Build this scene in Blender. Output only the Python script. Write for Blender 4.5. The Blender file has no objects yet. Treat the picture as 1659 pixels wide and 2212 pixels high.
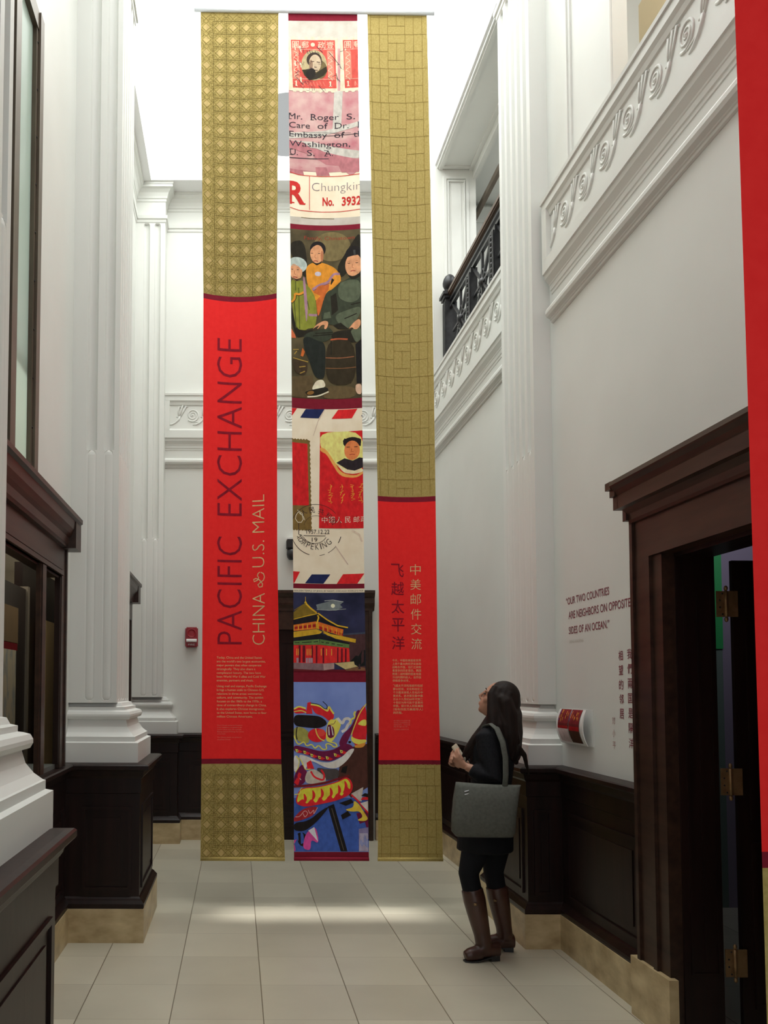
import bpy, bmesh, math, random
from mathutils import Vector, Matrix
random.seed(7)
SC = bpy.context.scene
COL = SC.collection

# ------------------------------------------------------------------ camera, world, exposure
cam_data = bpy.data.cameras.new('camera')
cam_data.sensor_fit = 'HORIZONTAL'
cam_data.sensor_width = 36.0
cam_data.lens = 1800.0 / 1659.0 * 36.0
cam_data.shift_x = (829.5 - 512.0) / 1659.0
cam_data.shift_y = (1397.0 - 1106.0) / 1659.0
cam_data.clip_start = 0.05
cam_data.clip_end = 100
cam = bpy.data.objects.new('camera', cam_data)
COL.objects.link(cam)
_pitch = math.atan(1800 / 36500.0)
_roll = 0.003
_f = Vector((0, math.cos(_pitch), math.sin(_pitch)))
_r0 = Vector((1, 0, 0)); _u0 = Vector((0, -math.sin(_pitch), math.cos(_pitch)))
_r = _r0 * math.cos(_roll) + _u0 * math.sin(_roll)
_u = -_r0 * math.sin(_roll) + _u0 * math.cos(_roll)
cam.matrix_world = Matrix(((_r.x, _u.x, -_f.x, 0), (_r.y, _u.y, -_f.y, 0), (_r.z, _u.z, -_f.z, 1.6), (0, 0, 0, 1)))
SC.camera = cam

SC.view_settings.view_transform = 'Standard'
SC.view_settings.look = 'None'
SC.view_settings.gamma = 1.0
SC.view_settings.use_curve_mapping = False
SC.view_settings.exposure = 0.0

world = bpy.data.worlds.new('world'); SC.world = world
world.use_nodes = True
world.node_tree.nodes['Background'].inputs[0].default_value = (0.80, 0.86, 0.90, 1)
world.node_tree.nodes['Background'].inputs[1].default_value = 1.25

SKY_L = 6.6          # radiance of the laylight panes

def area(name, loc, rot, sx, sy, power, col=(1, 1, 1), spread=None):
    l = bpy.data.lights.new(name, 'AREA'); l.shape = 'RECTANGLE'
    l.size = sx; l.size_y = sy; l.energy = power; l.color = col
    if spread is not None: l.spread = math.radians(spread)
    o = bpy.data.objects.new(name, l); COL.objects.link(o)
    o.location = loc; o.rotation_euler = rot
    return o
# unseen area light added above the banners to lay the bright floor streak
area('floor_streak_light', (0.62, 6.0, 8.3), (0, 0, 0), 1.5, 0.05, 1.5, (1, .98, .95), 4)
# unseen area lights put in to light the rooms off the hall
area('mezzanine_fill', (3.2, 7.2, 6.85), (0, 0, 0), 1.0, 1.6, 26)
area('mezzanine_fill', (3.6, 3.4, 6.9), (0, 0, 0), 1.0, 1.6, 14, (1, .97, .9))
area('board_fill_light', (2.27, 3.7, 6.85), (0, 0, 0), .1, 1.6, 34, (1, .97, .9))  # added between board and hall to brighten the yellow board
area('counter_room_fill', (-2.2, 5.6, 3.1), (0, 0, 0), 1.0, 2.5, 24, (1, .9, .72))
area('window_room_lamp', (-1.9, 4.3, 3.1), (0, math.radians(-115), 0), 0.5, 0.9, 16, (.97, 1, .95))
area('exhibit_fill', (3.5, 5.2, 3.0), (math.radians(62), 0, 0), 1.2, 0.4, 3.8, (.9, .92, 1))

# ------------------------------------------------------------------ materials
MATS = {}
def srgb(r, g, b):
    f = lambda c: (c / 255 / 12.92) if c / 255 <= .04045 else ((c / 255 + .055) / 1.055) ** 2.4
    return (f(r), f(g), f(b))
def base_mat(name, rgb, rough=.6, metal=0.0, spec=.5):
    m = bpy.data.materials.new(name); m.use_nodes = True
    p = m.node_tree.nodes['Principled BSDF']
    p.inputs['Base Color'].default_value = (*rgb, 1)
    p.inputs['Roughness'].default_value = rough
    p.inputs['Metallic'].default_value = metal
    p.inputs['Specular IOR Level'].default_value = spec
    MATS[name] = m
    return m
def noisy(name, c1, c2, scale=(3, 3, 3), rough=.6, detail=5, spec=.5, bump=0.0, metal=0.0, lo=.3, hi=.7):
    m = base_mat(name, c1, rough, metal, spec)
    nt = m.node_tree; N = nt.nodes; p = N['Principled BSDF']
    tc = N.new('ShaderNodeTexCoord'); mp = N.new('ShaderNodeMapping'); mp.inputs['Scale'].default_value = scale
    no = N.new('ShaderNodeTexNoise'); no.inputs['Scale'].default_value = 1; no.inputs['Detail'].default_value = detail
    cr = N.new('ShaderNodeValToRGB')
    cr.color_ramp.elements[0].position = lo; cr.color_ramp.elements[1].position = hi
    cr.color_ramp.elements[0].color = (*c1, 1); cr.color_ramp.elements[1].color = (*c2, 1)
    L = nt.links
    L.new(tc.outputs['Object'], mp.inputs['Vector']); L.new(mp.outputs['Vector'], no.inputs['Vector'])
    L.new(no.outputs['Fac'], cr.inputs['Fac']); L.new(cr.outputs['Color'], p.inputs['Base Color'])
    if bump:
        b = N.new('ShaderNodeBump'); b.inputs['Strength'].default_value = bump; b.inputs['Distance'].default_value = .01
        L.new(no.outputs['Fac'], b.inputs['Height']); L.new(b.outputs['Normal'], p.inputs['Normal'])
    return m
PLASTER = noisy('painted_plaster', (.675, .685, .65), (.73, .738, .705), (1.3, 1.3, 1.3), .55, 6)
PILPAINT = noisy('pilaster_paint', (.69, .697, .665), (.74, .747, .715), (1.5, 1.5, .6), .5, 5)
CEIL = base_mat('ceiling_paint', (.82, .82, .82), .6)
WOOD = noisy('dark_mahogany', (.009, .0036, .003), (.020, .0078, .006), (18, 18, 1.6), .38, 8, .28, .05)
CASING = noisy('door_casing_oak', (.021, .0095, .006), (.052, .025, .015), (22, 3, 22), .38, 8, .4, .05)
MARBLE = noisy('travertine', (.36, .26, .13), (.66, .53, .31), (6, 6, 11), .35, 12, .5, 0, 0, .3, .7)
BRONZE = noisy('bronze', (.10, .075, .055), (.14, .11, .08), (8, 8, 3), .42, 4, .5, 0, .35)
IRON = noisy('wrought_iron', (.012, .012, .014), (.03, .03, .033), (20, 20, 20), .4, 4, .5, 0, .3)
RAILWOOD = noisy('rail_wood', (.07, .04, .025), (.11, .065, .04), (20, 2, 20), .4)
ALU = base_mat('aluminium', (.82, .85, .9), .4, .15)
BRASS = noisy('aged_brass', (.22, .13, .06), (.34, .21, .10), (30, 30, 30), .4, 3, .5, 0, .5)
BLACKP = base_mat('black_plastic', (.02, .02, .022), .45)
WHITEP = base_mat('white_plastic', (.75, .75, .73), .4)
REDP = noisy('red_plastic', (.28, .012, .022), (.34, .018, .028), (9, 9, 9), .35)
BEIGE = noisy('beige_wall', (.55, .47, .36), (.6, .52, .4), (2, 2, 2), .7)
TAN = noisy('tan_board', (.42, .31, .17), (.5, .38, .22), (3, 3, 1), .6)
YBOARD = noisy('yellow_board', (.78, .66, .44), (.82, .70, .48), (4, 1, 4), .7)
GREEN = base_mat('painted_green_light', (.03, .36, .10), .5)  # green light from above, painted into the wall colour
TEAL = base_mat('painted_green_fade', (.16, .22, .19), .6)  # the green light fading downward, painted into the wall colour
LILAC = base_mat('painted_lilac_light', (.30, .25, .34), .6)  # lilac light painted into the wall colour
SLATE = base_mat('slate_sill', (.12, .13, .12), .4)
LETTER = base_mat('wall_letter_maroon', (.21, .035, .055), .6)
PALE = base_mat('wall_letter_pale', (.56, .53, .47), .6)
PALE2 = base_mat('wall_letter_rose', (.45, .27, .26), .6)

def emit(name, rgb, s):
    m = bpy.data.materials.new(name); m.use_nodes = True; nt = m.node_tree
    nt.nodes.clear()
    e = nt.nodes.new('ShaderNodeEmission'); o = nt.nodes.new('ShaderNodeOutputMaterial')
    e.inputs[0].default_value = (*rgb, 1); e.inputs[1].default_value = s
    nt.links.new(e.outputs[0], o.inputs[0]); return m
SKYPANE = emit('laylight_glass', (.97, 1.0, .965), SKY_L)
SKYDIM = emit('laylight_glass_dimmed', (.97, 1.0, .965), SKY_L * .74)  # near panes made dimmer to lower the light on the near walls
LAMPRING = emit('lamp_ring_glow', (.93, .96, .95), .52)  # glow added to the ring housing, which would look black when backlit
LAMPGLOW = emit('lamp_glow', (1, .99, .96), 3.0)

def tile_mat():
    m = base_mat('limestone_floor', (.5, .47, .4), .3, 0, .4)
    nt = m.node_tree; N = nt.nodes; L = nt.links; p = N['Principled BSDF']
    tc = N.new('ShaderNodeTexCoord'); sep = N.new('ShaderNodeSeparateXYZ')
    L.new(tc.outputs['Object'], sep.inputs[0])
    def mth(op, a, b=None):
        n = N.new('ShaderNodeMath'); n.operation = op
        for i, v in enumerate((a, b)):
            if v is None: continue
            if isinstance(v, (int, float)): n.inputs[i].default_value = v
            else: L.new(v, n.inputs[i])
        return n.outputs[0]
    fx = mth('DIVIDE', mth('SUBTRACT', sep.outputs[0], 0.134), .453)
    fy = mth('DIVIDE', mth('SUBTRACT', sep.outputs[1], 4.578), .4705)
    ix = mth('FLOOR', fx); iy = mth('FLOOR', fy)
    cv = N.new('ShaderNodeCombineXYZ'); L.new(ix, cv.inputs[0]); L.new(iy, cv.inputs[1])
    wn = N.new('ShaderNodeTexWhiteNoise'); L.new(cv.outputs[0], wn.inputs['Vector'])
    no = N.new('ShaderNodeTexNoise'); no.inputs['Scale'].default_value = 2.2; no.inputs['Detail'].default_value = 9
    L.new(tc.outputs['Object'], no.inputs['Vector'])
    val = mth('ADD', mth('MULTIPLY', wn.outputs['Value'], .45), mth('MULTIPLY', no.outputs['Fac'], .6))
    cr = N.new('ShaderNodeValToRGB'); cr.color_ramp.elements[0].position = .2; cr.color_ramp.elements[1].position = .85
    cr.color_ramp.elements[0].color = (.46, .425, .335, 1); cr.color_ramp.elements[1].color = (.62, .58, .46, 1)
    L.new(val, cr.inputs[0])
    def dist(f):
        fr = mth('FRACT', f); return mth('MINIMUM', fr, mth('SUBTRACT', 1.0, fr))
    gx = mth('LESS_THAN', dist(fx), .006)
    gy = mth('MULTIPLY', mth('LESS_THAN', dist(fy), .006), .35)
    g = mth('MAXIMUM', gx, gy)
    mx = N.new('ShaderNodeMix'); mx.data_type = 'RGBA'
    L.new(g, mx.inputs['Factor']); L.new(cr.outputs[0], mx.inputs['A']); mx.inputs['B'].default_value = (.20, .17, .12, 1)
    L.new(mx.outputs['Result'], p.inputs['Base Color'])
    return m
FLOOR = tile_mat()
def pane_mat():
    m = bpy.data.materials.new('frosted_glass'); m.use_nodes = True; nt = m.node_tree; N = nt.nodes
    p = N['Principled BSDF']; p.inputs['Base Color'].default_value = (.50, .60, .53, 1); p.inputs['Roughness'].default_value = .3
    tr = N.new('ShaderNodeBsdfTranslucent'); tr.inputs[0].default_value = (.8, .86, .8, 1)
    mx = N.new('ShaderNodeMixShader'); mx.inputs[0].default_value = .45
    nt.links.new(p.outputs[0], mx.inputs[1]); nt.links.new(tr.outputs[0], mx.inputs[2])
    nt.links.new(mx.outputs[0], N['Material Output'].inputs[0]); return m
PANE = pane_mat()

# ------------------------------------------------------------------ object helpers
def world_off(p):
    """where a parent really stands (empties carry a location, meshes stand at the origin)"""
    v = Vector((0, 0, 0))
    while p is not None:
        if p.type == 'EMPTY': v = Vector(p.location); break
        p = p.parent
    return v
def finish(o, parent):
    COL.objects.link(o)
    if parent is not None:
        o.parent = parent
        if parent.type == 'EMPTY':
            o.matrix_parent_inverse = Matrix.Translation(-Vector(parent.location))
    return o
def tag(o, label=None, cat=None, group=None, kind=None):
    if label: o['label'] = label
    if cat: o['category'] = cat
    if group: o['group'] = group
    if kind: o['kind'] = kind
    return o
def empty(name, loc, label=None, cat=None, group=None, kind=None):
    o = bpy.data.objects.new(name, None); COL.objects.link(o); o.location = loc; o.empty_display_size = .1
    return tag(o, label, cat, group, kind)

class MB:
    """collects shapes into one mesh"""
    def __init__(s): s.bm = bmesh.new(); s.mats = []; s.cur = 0
    def mat(s, m):
        if m not in s.mats: s.mats.append(m)
        s.cur = s.mats.index(m); return s
    def face(s, pts):
        try:
            f = s.bm.faces.new([s.bm.verts.new(p) for p in pts]); f.material_index = s.cur; return f
        except ValueError: return None
    def box(s, x0, x1, y0, y1, z0, z1):
        v = [s.bm.verts.new((x, y, z)) for z in (z0, z1) for y in (y0, y1) for x in (x0, x1)]
        for q in ((0, 2, 3, 1), (4, 5, 7, 6), (0, 1, 5, 4), (2, 6, 7, 3), (0, 4, 6, 2), (1, 3, 7, 5)):
            f = s.bm.faces.new([v[i] for i in q]); f.material_index = s.cur
        return s
    def obox(s, c, ax, ay, az):
        """box of centre c and half-axis vectors"""
        c, ax, ay, az = map(Vector, (c, ax, ay, az))
        v = [s.bm.verts.new(c + ax * i + ay * j + az * k) for k in (-1, 1) for j in (-1, 1) for i in (-1, 1)]
        for q in ((0, 2, 3, 1), (4, 5, 7, 6), (0, 1, 5, 4), (2, 6, 7, 3), (0, 4, 6, 2), (1, 3, 7, 5)):
            f = s.bm.faces.new([v[i] for i in q]); f.material_index = s.cur
        return s
    def rings(s, rings, closed=True, caps=True, smooth=False):
        vs = [[s.bm.verts.new(p) for p in r] for r in rings]
        n = len(vs[0])
        for a, b in zip(vs, vs[1:]):
            for i in range(n if closed else n - 1):
                j = (i + 1) % n
                f = s.bm.faces.new((a[i], a[j], b[j], b[i])); f.material_index = s.cur; f.smooth = smooth
        if caps and closed:
            for r in (vs[0][::-1], vs[-1]):
                f = s.bm.faces.new(r); f.material_index = s.cur
        return s
    def tube(s, pts, rad, seg=8, smooth=True, flat=1.0, ref=None):
        pts = [Vector(p) for p in pts]
        if not hasattr(rad, '__len__'): rad = [rad] * len(pts)
        R = []; up = Vector(ref) if ref is not None else None
        for i, p in enumerate(pts):
            t = (pts[min(i + 1, len(pts) - 1)] - pts[max(i - 1, 0)])
            if t.length < 1e-9: t = Vector((0, 0, 1))
            t.normalize()
            if up is None: up = t.orthogonal()
            u = up - t * up.dot(t)
            if u.length < 1e-6: u = t.orthogonal()
            u.normalize(); w = t.cross(u)
            if ref is None: up = u
            R.append([p + u * (math.cos(a) * rad[i]) + w * (math.sin(a) * rad[i] * flat) for a in [2 * math.pi * k / seg for k in range(seg)]])
        return s.rings(R, smooth=smooth)
    def lathe(s, c, prof, seg=20, axis=(0, 0, 1), smooth=True):
        c = Vector(c); a = Vector(axis).normalized(); u = a.orthogonal().normalized(); w = a.cross(u)
        R = [[c + a * z + (u * math.cos(t) + w * math.sin(t)) * max(r, 1e-4) for t in [2 * math.pi * k / seg for k in range(seg)]] for r, z in prof]
        return s.rings(R, smooth=smooth)
    def ell(s, c, ax, ay, az, n=12, m=16):
        c, ax, ay, az = map(Vector, (c, ax, ay, az)); R = []
        for i in range(n + 1):
            t = math.pi * i / n; k = max(math.sin(t), .001)
            R.append([c - az * math.cos(t) + (ax * math.cos(a) + ay * math.sin(a)) * k for a in [2 * math.pi * j / m for j in range(m)]])
        return s.rings(R, smooth=True)
    def sweep(s, path, prof, cap=True):
        """profile of (offset to the right of travel, z) along a plan path, mitred"""
        P = [Vector((p[0], p[1])) for p in path]; n = len(P); off = []
        for i in range(n):
            d = []
            if i > 0: d.append((P[i] - P[i - 1]).normalized())
            if i < n - 1: d.append((P[i + 1] - P[i]).normalized())
            nr = [Vector((k.y, -k.x)) for k in d]
            if len(nr) == 1: off.append(nr[0])
            else:
                b = nr[0] + nr[1]; off.append(b / max(b.dot(nr[0]), .2))
        R = [[(P[i].x + off[i].x * o, P[i].y + off[i].y * o, z) for o, z in prof] for i in range(n)]
        vs = [[s.bm.verts.new(p) for p in r] for r in R]
        for a, b in zip(vs, vs[1:]):
            for i in range(len(prof) - 1):
                f = s.bm.faces.new((a[i], a[i + 1], b[i + 1], b[i])); f.material_index = s.cur
        if cap and len(prof) > 2:
            for r in (vs[0], vs[-1]):
                try: f = s.bm.faces.new(r); f.material_index = s.cur
                except ValueError: pass
        return s
    def build(s, name, parent=None, m=None, smooth=False):
        if m is not None: s.mats = [m]
        me = bpy.data.meshes.new(name)
        bmesh.ops.recalc_face_normals(s.bm, faces=s.bm.faces)
        if smooth:
            for f in s.bm.faces: f.smooth = True
        s.bm.to_mesh(me); s.bm.free()
        for k in s.mats: me.materials.append(k)
        return finish(bpy.data.objects.new(name, me), parent)
def blob(mb, name, voxel, m, parent, smooth=6, fac=.5):
    """melts the shapes of mb into one continuous skin"""
    me = bpy.data.meshes.new(name + '_raw'); mb.bm.to_mesh(me); mb.bm.free()
    o = bpy.data.objects.new(name + '_raw', me); COL.objects.link(o)
    r = o.modifiers.new('r', 'REMESH'); r.mode = 'VOXEL'; r.voxel_size = voxel; r.use_smooth_shade = True
    if smooth:
        sm = o.modifiers.new('s', 'SMOOTH'); sm.factor = fac; sm.iterations = smooth
    dg = bpy.context.evaluated_depsgraph_get(); dg.update()
    out = bpy.data.meshes.new_from_object(o.evaluated_get(dg)); out.name = name
    bpy.data.objects.remove(o); bpy.data.meshes.remove(me)
    out.materials.clear(); out.materials.append(m)
    for p in out.polygons: p.use_smooth = True; p.material_index = 0
    return finish(bpy.data.objects.new(name, out), parent)
_TXT = {}
def text_mesh(s, off=0.0, res=3):
    """flat outline of a string: list of vertices (x, y), list of faces; letter height about 0.7"""
    k = (s, off, res)
    if k in _TXT: return _TXT[k]
    c = bpy.data.curves.new('t', 'FONT'); c.body = s; c.size = 1; c.offset = off; c.resolution_u = res
    o = bpy.data.objects.new('t', c); COL.objects.link(o)
    dg = bpy.context.evaluated_depsgraph_get(); dg.update()
    m = bpy.data.meshes.new_from_object(o.evaluated_get(dg))
    out = ([(v.co.x, v.co.y) for v in m.vertices], [tuple(p.vertices) for p in m.polygons])
    bpy.data.objects.remove(o); bpy.data.curves.remove(c); bpy.data.meshes.remove(m)
    _TXT[k] = out
    return out
CAPH = max(v[1] for v in text_mesh('H')[0])
def place_text(mb, s, fn, w=None, h=None, off=0.0, cjk=False):
    """puts the letters of s into mb: fn(x, y) -> 3-D; x runs 0..w, y 0..h (cap height)"""
    V, Fs = text_mesh(s, off)
    if not V: return
    x0 = min(v[0] for v in V); x1 = max(v[0] for v in V)
    if cjk:
        y0 = min(v[1] for v in V); y1 = max(v[1] for v in V)
    else: y0, y1 = 0, CAPH
    sy = h / (y1 - y0); sx = (w / (x1 - x0)) if w else sy
    vs = [mb.bm.verts.new(fn((x - x0) * sx, (y - y0) * sy)) for x, y in V]
    for f in Fs:
        try:
            q = mb.bm.faces.new([vs[i] for i in f]); q.material_index = mb.cur
        except ValueError: pass
# ------------------------------------------------------------------ the room shell
XL, XR, YB, ZC = -1.10, 2.05, 8.92, 7.0
MB().box(-4.5, 7, -3, 12, -.12, 0).build('floor', None, FLOOR)['kind'] = 'structure'

def wall_with_holes(name, x0, x1, ya, yb, za, zb, holes, m):
    mb = MB()
    ys = sorted({ya, yb, *[h[0] for h in holes], *[h[1] for h in holes]})
    zs = sorted({za, zb, *[h[2] for h in holes], *[h[3] for h in holes]})
    for i in range(len(ys) - 1):
        run = None
        for j in range(len(zs) - 1):
            cy, cz = (ys[i] + ys[i + 1]) / 2, (zs[j] + zs[j + 1]) / 2
            solid = not any(h[0] < cy < h[1] and h[2] < cz < h[3] for h in holes)
            if solid: run = (run[0], zs[j + 1]) if run else (zs[j], zs[j + 1])
            if (not solid or j == len(zs) - 2) and run:
                mb.box(x0, x1, ys[i], ys[i + 1], run[0], run[1]); run = None
    bmesh.ops.remove_doubles(mb.bm, verts=mb.bm.verts, dist=1e-5)
    o = mb.build(name, None, m); o['kind'] = 'structure'; return o
wall_with_holes('wall_left', XL - .014, XL, -2.5, YB + .3, 0, 7.3, [(3.3, 5.08, 1.12, 2.27), (3.0, 4.32, 2.66, 5.14), (6.45, 8.3, 1.12, 2.27)], PLASTER)
wall_with_holes('wall_right', XR, XR + .06, -2.5, YB + .3, 0, 7.3, [(2.70, 3.90, 0, 2.24), (1.6, 4.37, 4.76, 6.9), (6.02, 8.37, 4.76, 6.98)], PLASTER)
MB().box(XL - .3, XR + .4, YB, YB + .3, 0, 7.3).build('wall_back', None, PLASTER)['kind'] = 'structure'

# ceiling border; laylight well made deep to lessen light on the upper walls
ZS = 8.4
mb = MB()
mb.box(XL - .3, -.93, -2.5, YB + .3, ZC, ZC + .09); mb.box(2.03, XR + .4, -2.5, YB + .3, ZC, ZC + .09)
mb.box(-.93, 2.03, 8.62, YB + .3, ZC, ZC + .09); mb.box(-.93, 2.03, -2.5, 2.8, ZC, ZC + .09)
mb.box(-1.13, -1.03, 2.65, 8.85, ZC + .09, ZS + .1); mb.box(2.13, 2.23, 2.65, 8.85, ZC + .09, ZS + .1); mb.box(-1.03, 2.13, 8.75, 8.85, ZC + .09, ZS + .1); mb.box(-1.03, 2.13, 2.6, 2.7, ZC + .09, ZS + .1)
mb.build('ceiling', None, CEIL)['kind'] = 'structure'
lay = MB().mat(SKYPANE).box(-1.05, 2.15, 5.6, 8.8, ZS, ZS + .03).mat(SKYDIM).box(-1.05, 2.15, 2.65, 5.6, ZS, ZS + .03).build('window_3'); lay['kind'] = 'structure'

# ------------------------------------------------------------------ wainscot, marble plinth
# one run on each side, outlines of the wood in plan
PED = -.615
WL = XL + .012
runL1 = [(PED, .5), (PED, 2.87), (WL, 2.87), (WL, 5.34), (PED, 5.34), (PED, 6.15), (WL, 6.15), (WL, 8.66), (PED, 8.66), (PED, YB - .03), (.14, YB - .03)]
RPED = 1.812
runR1 = [(1.47, YB - .03), (RPED, YB - .03), (RPED, 8.62), (XR - .02, 8.62), (XR - .02, 6.12), (RPED, 6.12), (RPED, 5.24), (XR - .02, 5.24), (XR - .02, 4.16)]
runR2 = [(XR - .02, 2.50), (XR - .02, .5)]
WPROF = [(-.04, .2), (.028, .2), (.034, .222), (.034, .240), (.02, .258), (.012, .27), (0, .28), (0, .925), (.008, .93), (.008, 1.02), (.02, 1.035), (.028, 1.07), (.055, 1.078), (.06, 1.085), (.06, 1.105), (.052, 1.112), (.03, 1.116), (-.02, 1.12), (-.04, 1.12)]
MPROF = [(-.04, 0), (.034, 0), (.034, .208), (.028, .213), (-.04, .213)]
def frame(mb, p0, p1, z0, z1, n, t=.022, d=.012, field=True):
    """panel moulding on an upright face from p0 to p1 (plan), outward normal n"""
    p0, p1, n = Vector((*p0, 0)), Vector((*p1, 0)), Vector((*n, 0)); u = (p1 - p0); L = u.length; u.normalize()
    z = Vector((0, 0, 1))
    def bar(a, b, zz0, zz1):
        c = p0 + u * ((a + b) / 2) + z * ((zz0 + zz1) / 2) + n * (d / 2)
        mb.obox(c, u * ((b - a) / 2), n * (d / 2), z * ((zz1 - zz0) / 2))
    bar(0, L, z0, z0 + t); bar(0, L, z1 - t, z1); bar(0, t, z0 + t, z1 - t); bar(L - t, L, z0 + t, z1 - t)
    if field: mb.obox(p0 + u * (L / 2) + z * ((z0 + z1) / 2) + n * .003, u * (L / 2 - t - .05), n * .003, z * ((z1 - z0) / 2 - t - .05))
panelsL = [((-.98, 5.34), (-.665, 5.34), (0, -1)), ((PED, 5.42), (PED, 6.07), (1, 0)), ((PED, 1.5), (PED, 2.79), (1, 0)), ((WL, 2.98), (WL, 4.05), (1, 0)), ((WL, 4.12), (WL, 5.25), (1, 0)),
           ((-.98, 8.66), (-.69, 8.66), (0, -1)), ((-.53, YB - .03), (.08, YB - .03), (0, -1)), ((WL, 6.3), (WL, 8.5), (1, 0))]
panelsR = [((1.852, 5.24), (1.965, 5.24), (0, -1)), ((RPED, 5.31), (RPED, 6.05), (-1, 0)), ((XR - .02, 4.24), (XR - .02, 5.14), (-1, 0)), ((XR - .02, 6.25), (XR - .02, 7.3), (-1, 0)), ((XR - .02, 7.4), (XR - .02, 8.5), (-1, 0))]
def wainscot(name, runs, panels):
    mb = MB()
    for r in runs: mb.sweep(r, WPROF)
    for a, b, n in panels: frame(mb, a, b, .318, .845, n)
    o = mb.build(name, None, WOOD); o['kind'] = 'structure'; return o
wainscot('trim_1', [runL1], panelsL)
wainscot('trim_2', [runR1, runR2], panelsR)
mb = MB(); mb.sweep(runL1, MPROF); mb.build('baseboard_left', None, MARBLE)['kind'] = 'structure'
mb = MB(); mb.sweep(runR1[:-1] + [(XR - .02, 3.90)], MPROF); mb.sweep(runR2, MPROF); mb.box(1.955, 1.998, 3.83, 4.2, 0, .285); mb.build('baseboard_right', None, MARBLE)['kind'] = 'structure'

# ------------------------------------------------------------------ pilasters
def flute_path(a, b, centres, half, depth_fn, n_out):
    """points along a straight face a->b with channels; depth_fn(t in -1..1) -> inward depth"""
    a, b = Vector(a), Vector(b); u = (b - a).normalized(); n = Vector(n_out); pts = [a]
    for c in centres:
        for k in range(9):
            t = -1 + 2 * k / 8
            pts.append(a + u * (c + t * half) - n * depth_fn(t))
    pts.append(b); return pts
def shaft(name, faces, parent, z_top=6.62, zb=1.50, zc=3.17):
    """faces: list of (a, b, centres, outward normal), in order round the shaft; half-round flutes with cabled lower thirds"""
    half, dep = .034, .030
    def prof(kind, s=1.0):
        out = []
        def fn(t):
            q = math.sqrt(max(0, 1 - t * t))
            if kind == 0: return 0.0
            if kind == 1: return dep * q * s
            return .010 - .013 * q * s if abs(t) < .99 else 0.0
        for a, b, cs, n in faces: out += flute_path(a, b, cs, half * (s if kind else .2), fn, n)
        return out
    Z = [(zb, 0, 1), (zb + .012, 0, 1)]
    for k in (.15, .45, .75, 1): Z.append((zb + .012 + .034 * k, 2, math.sqrt(1 - (1 - k) ** 2)))
    Z += [(zc - .03, 2, 1), (zc - .012, 2, .8), (zc, 2, .35), (zc + .001, 1, 1), (z_top - .06, 1, 1)]
    for k in (.6, .3, .1): Z.append((z_top - .06 + .034 * (1 - k), 1, math.sqrt(1 - (1 - k) ** 2)))
    Z += [(z_top - .02, 0, 1), (z_top + .4, 0, 1)]
    R = [[(p.x, p.y, z) for p in prof(k, s)] for z, k, s in Z]
    mb = MB(); mb.rings(R, closed=False, caps=False)
    return mb.build(name, parent, PILPAINT)
BASEP = [(-.1, 1.116), (0, 1.116), (0, 1.245), (-.022, 1.252), (-.022, 1.283), (-.03, 1.286), (-.055, 1.31), (-.078, 1.345), (-.088, 1.385), (-.088, 1.39),
         (-.066, 1.395), (-.058, 1.412), (-.058, 1.425), (-.066, 1.442), (-.085, 1.449), (-.1, 1.452), (-.1, 1.472), (-.12, 1.478), (-.13, 1.50), (-.16, 1.505)]
def pbase(path, parent):
    mb = MB(); mb.sweep(path, BASEP, cap=False); return mb.build('base', parent, PILPAINT)
def five(w): return [w / 2 + (k - 2) * .114 for k in range(5)]
def pilaster(n, loc, faces, base_path):
    e = empty(f'trim_{n}', loc, kind='structure')
    shaft('shaft', faces, e); pbase(base_path, e); return e
SXL = -.785
pilaster(3, (XL, 5.7, 1.12), [((XL, 5.45), (SXL, 5.45), [.134, .247], (0, -1)), ((SXL, 5.45), (SXL, 6.06), five(.61), (1, 0)), ((SXL, 6.06), (XL, 6.06), [], (0, 1))],
         [(XL, 5.36), (-.633, 5.36), (-.633, 6.15), (XL, 6.15)])
pilaster(4, (XL, 2.4, 1.12), [((XL, 2.1), (SXL, 2.1), [.134, .247], (0, -1)), ((SXL, 2.1), (SXL, 2.80), [.05 + .114 * k for k in range(6)], (1, 0)), ((SXL, 2.80), (XL, 2.80), [.07, .184], (0, 1))],
         [(XL, 2.0), (-.633, 2.0), (-.633, 2.90), (XL, 2.90)])
pilaster(5, (XL, 8.8, 1.12), [((XL, 8.73), (SXL, 8.73), [.117, .233], (0, -1)), ((SXL, 8.73), (SXL, YB + .02), [], (1, 0))],
         [(XL, 8.68), (-.622, 8.68), (-.622, YB)])
SXR = 1.935
pilaster(6, (XR, 5.7, 1.12), [((SXR, 6.0), (SXR, 5.36), five(.64), (-1, 0)), ((SXR, 5.36), (XR, 5.36), [], (0, -1))][::1],
         [(XR, 6.10), (1.835, 6.10), (1.835, 5.27), (XR, 5.27)])
pilaster(7, (XR, 8.7, 1.12), [((XR, 8.7), (SXR, 8.7), [], (0, -1)), ((SXR, 8.7), (SXR, YB + .02), [], (-1, 0))][::1],
         [(1.835, YB), (1.835, 8.65), (XR, 8.65)])

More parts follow.
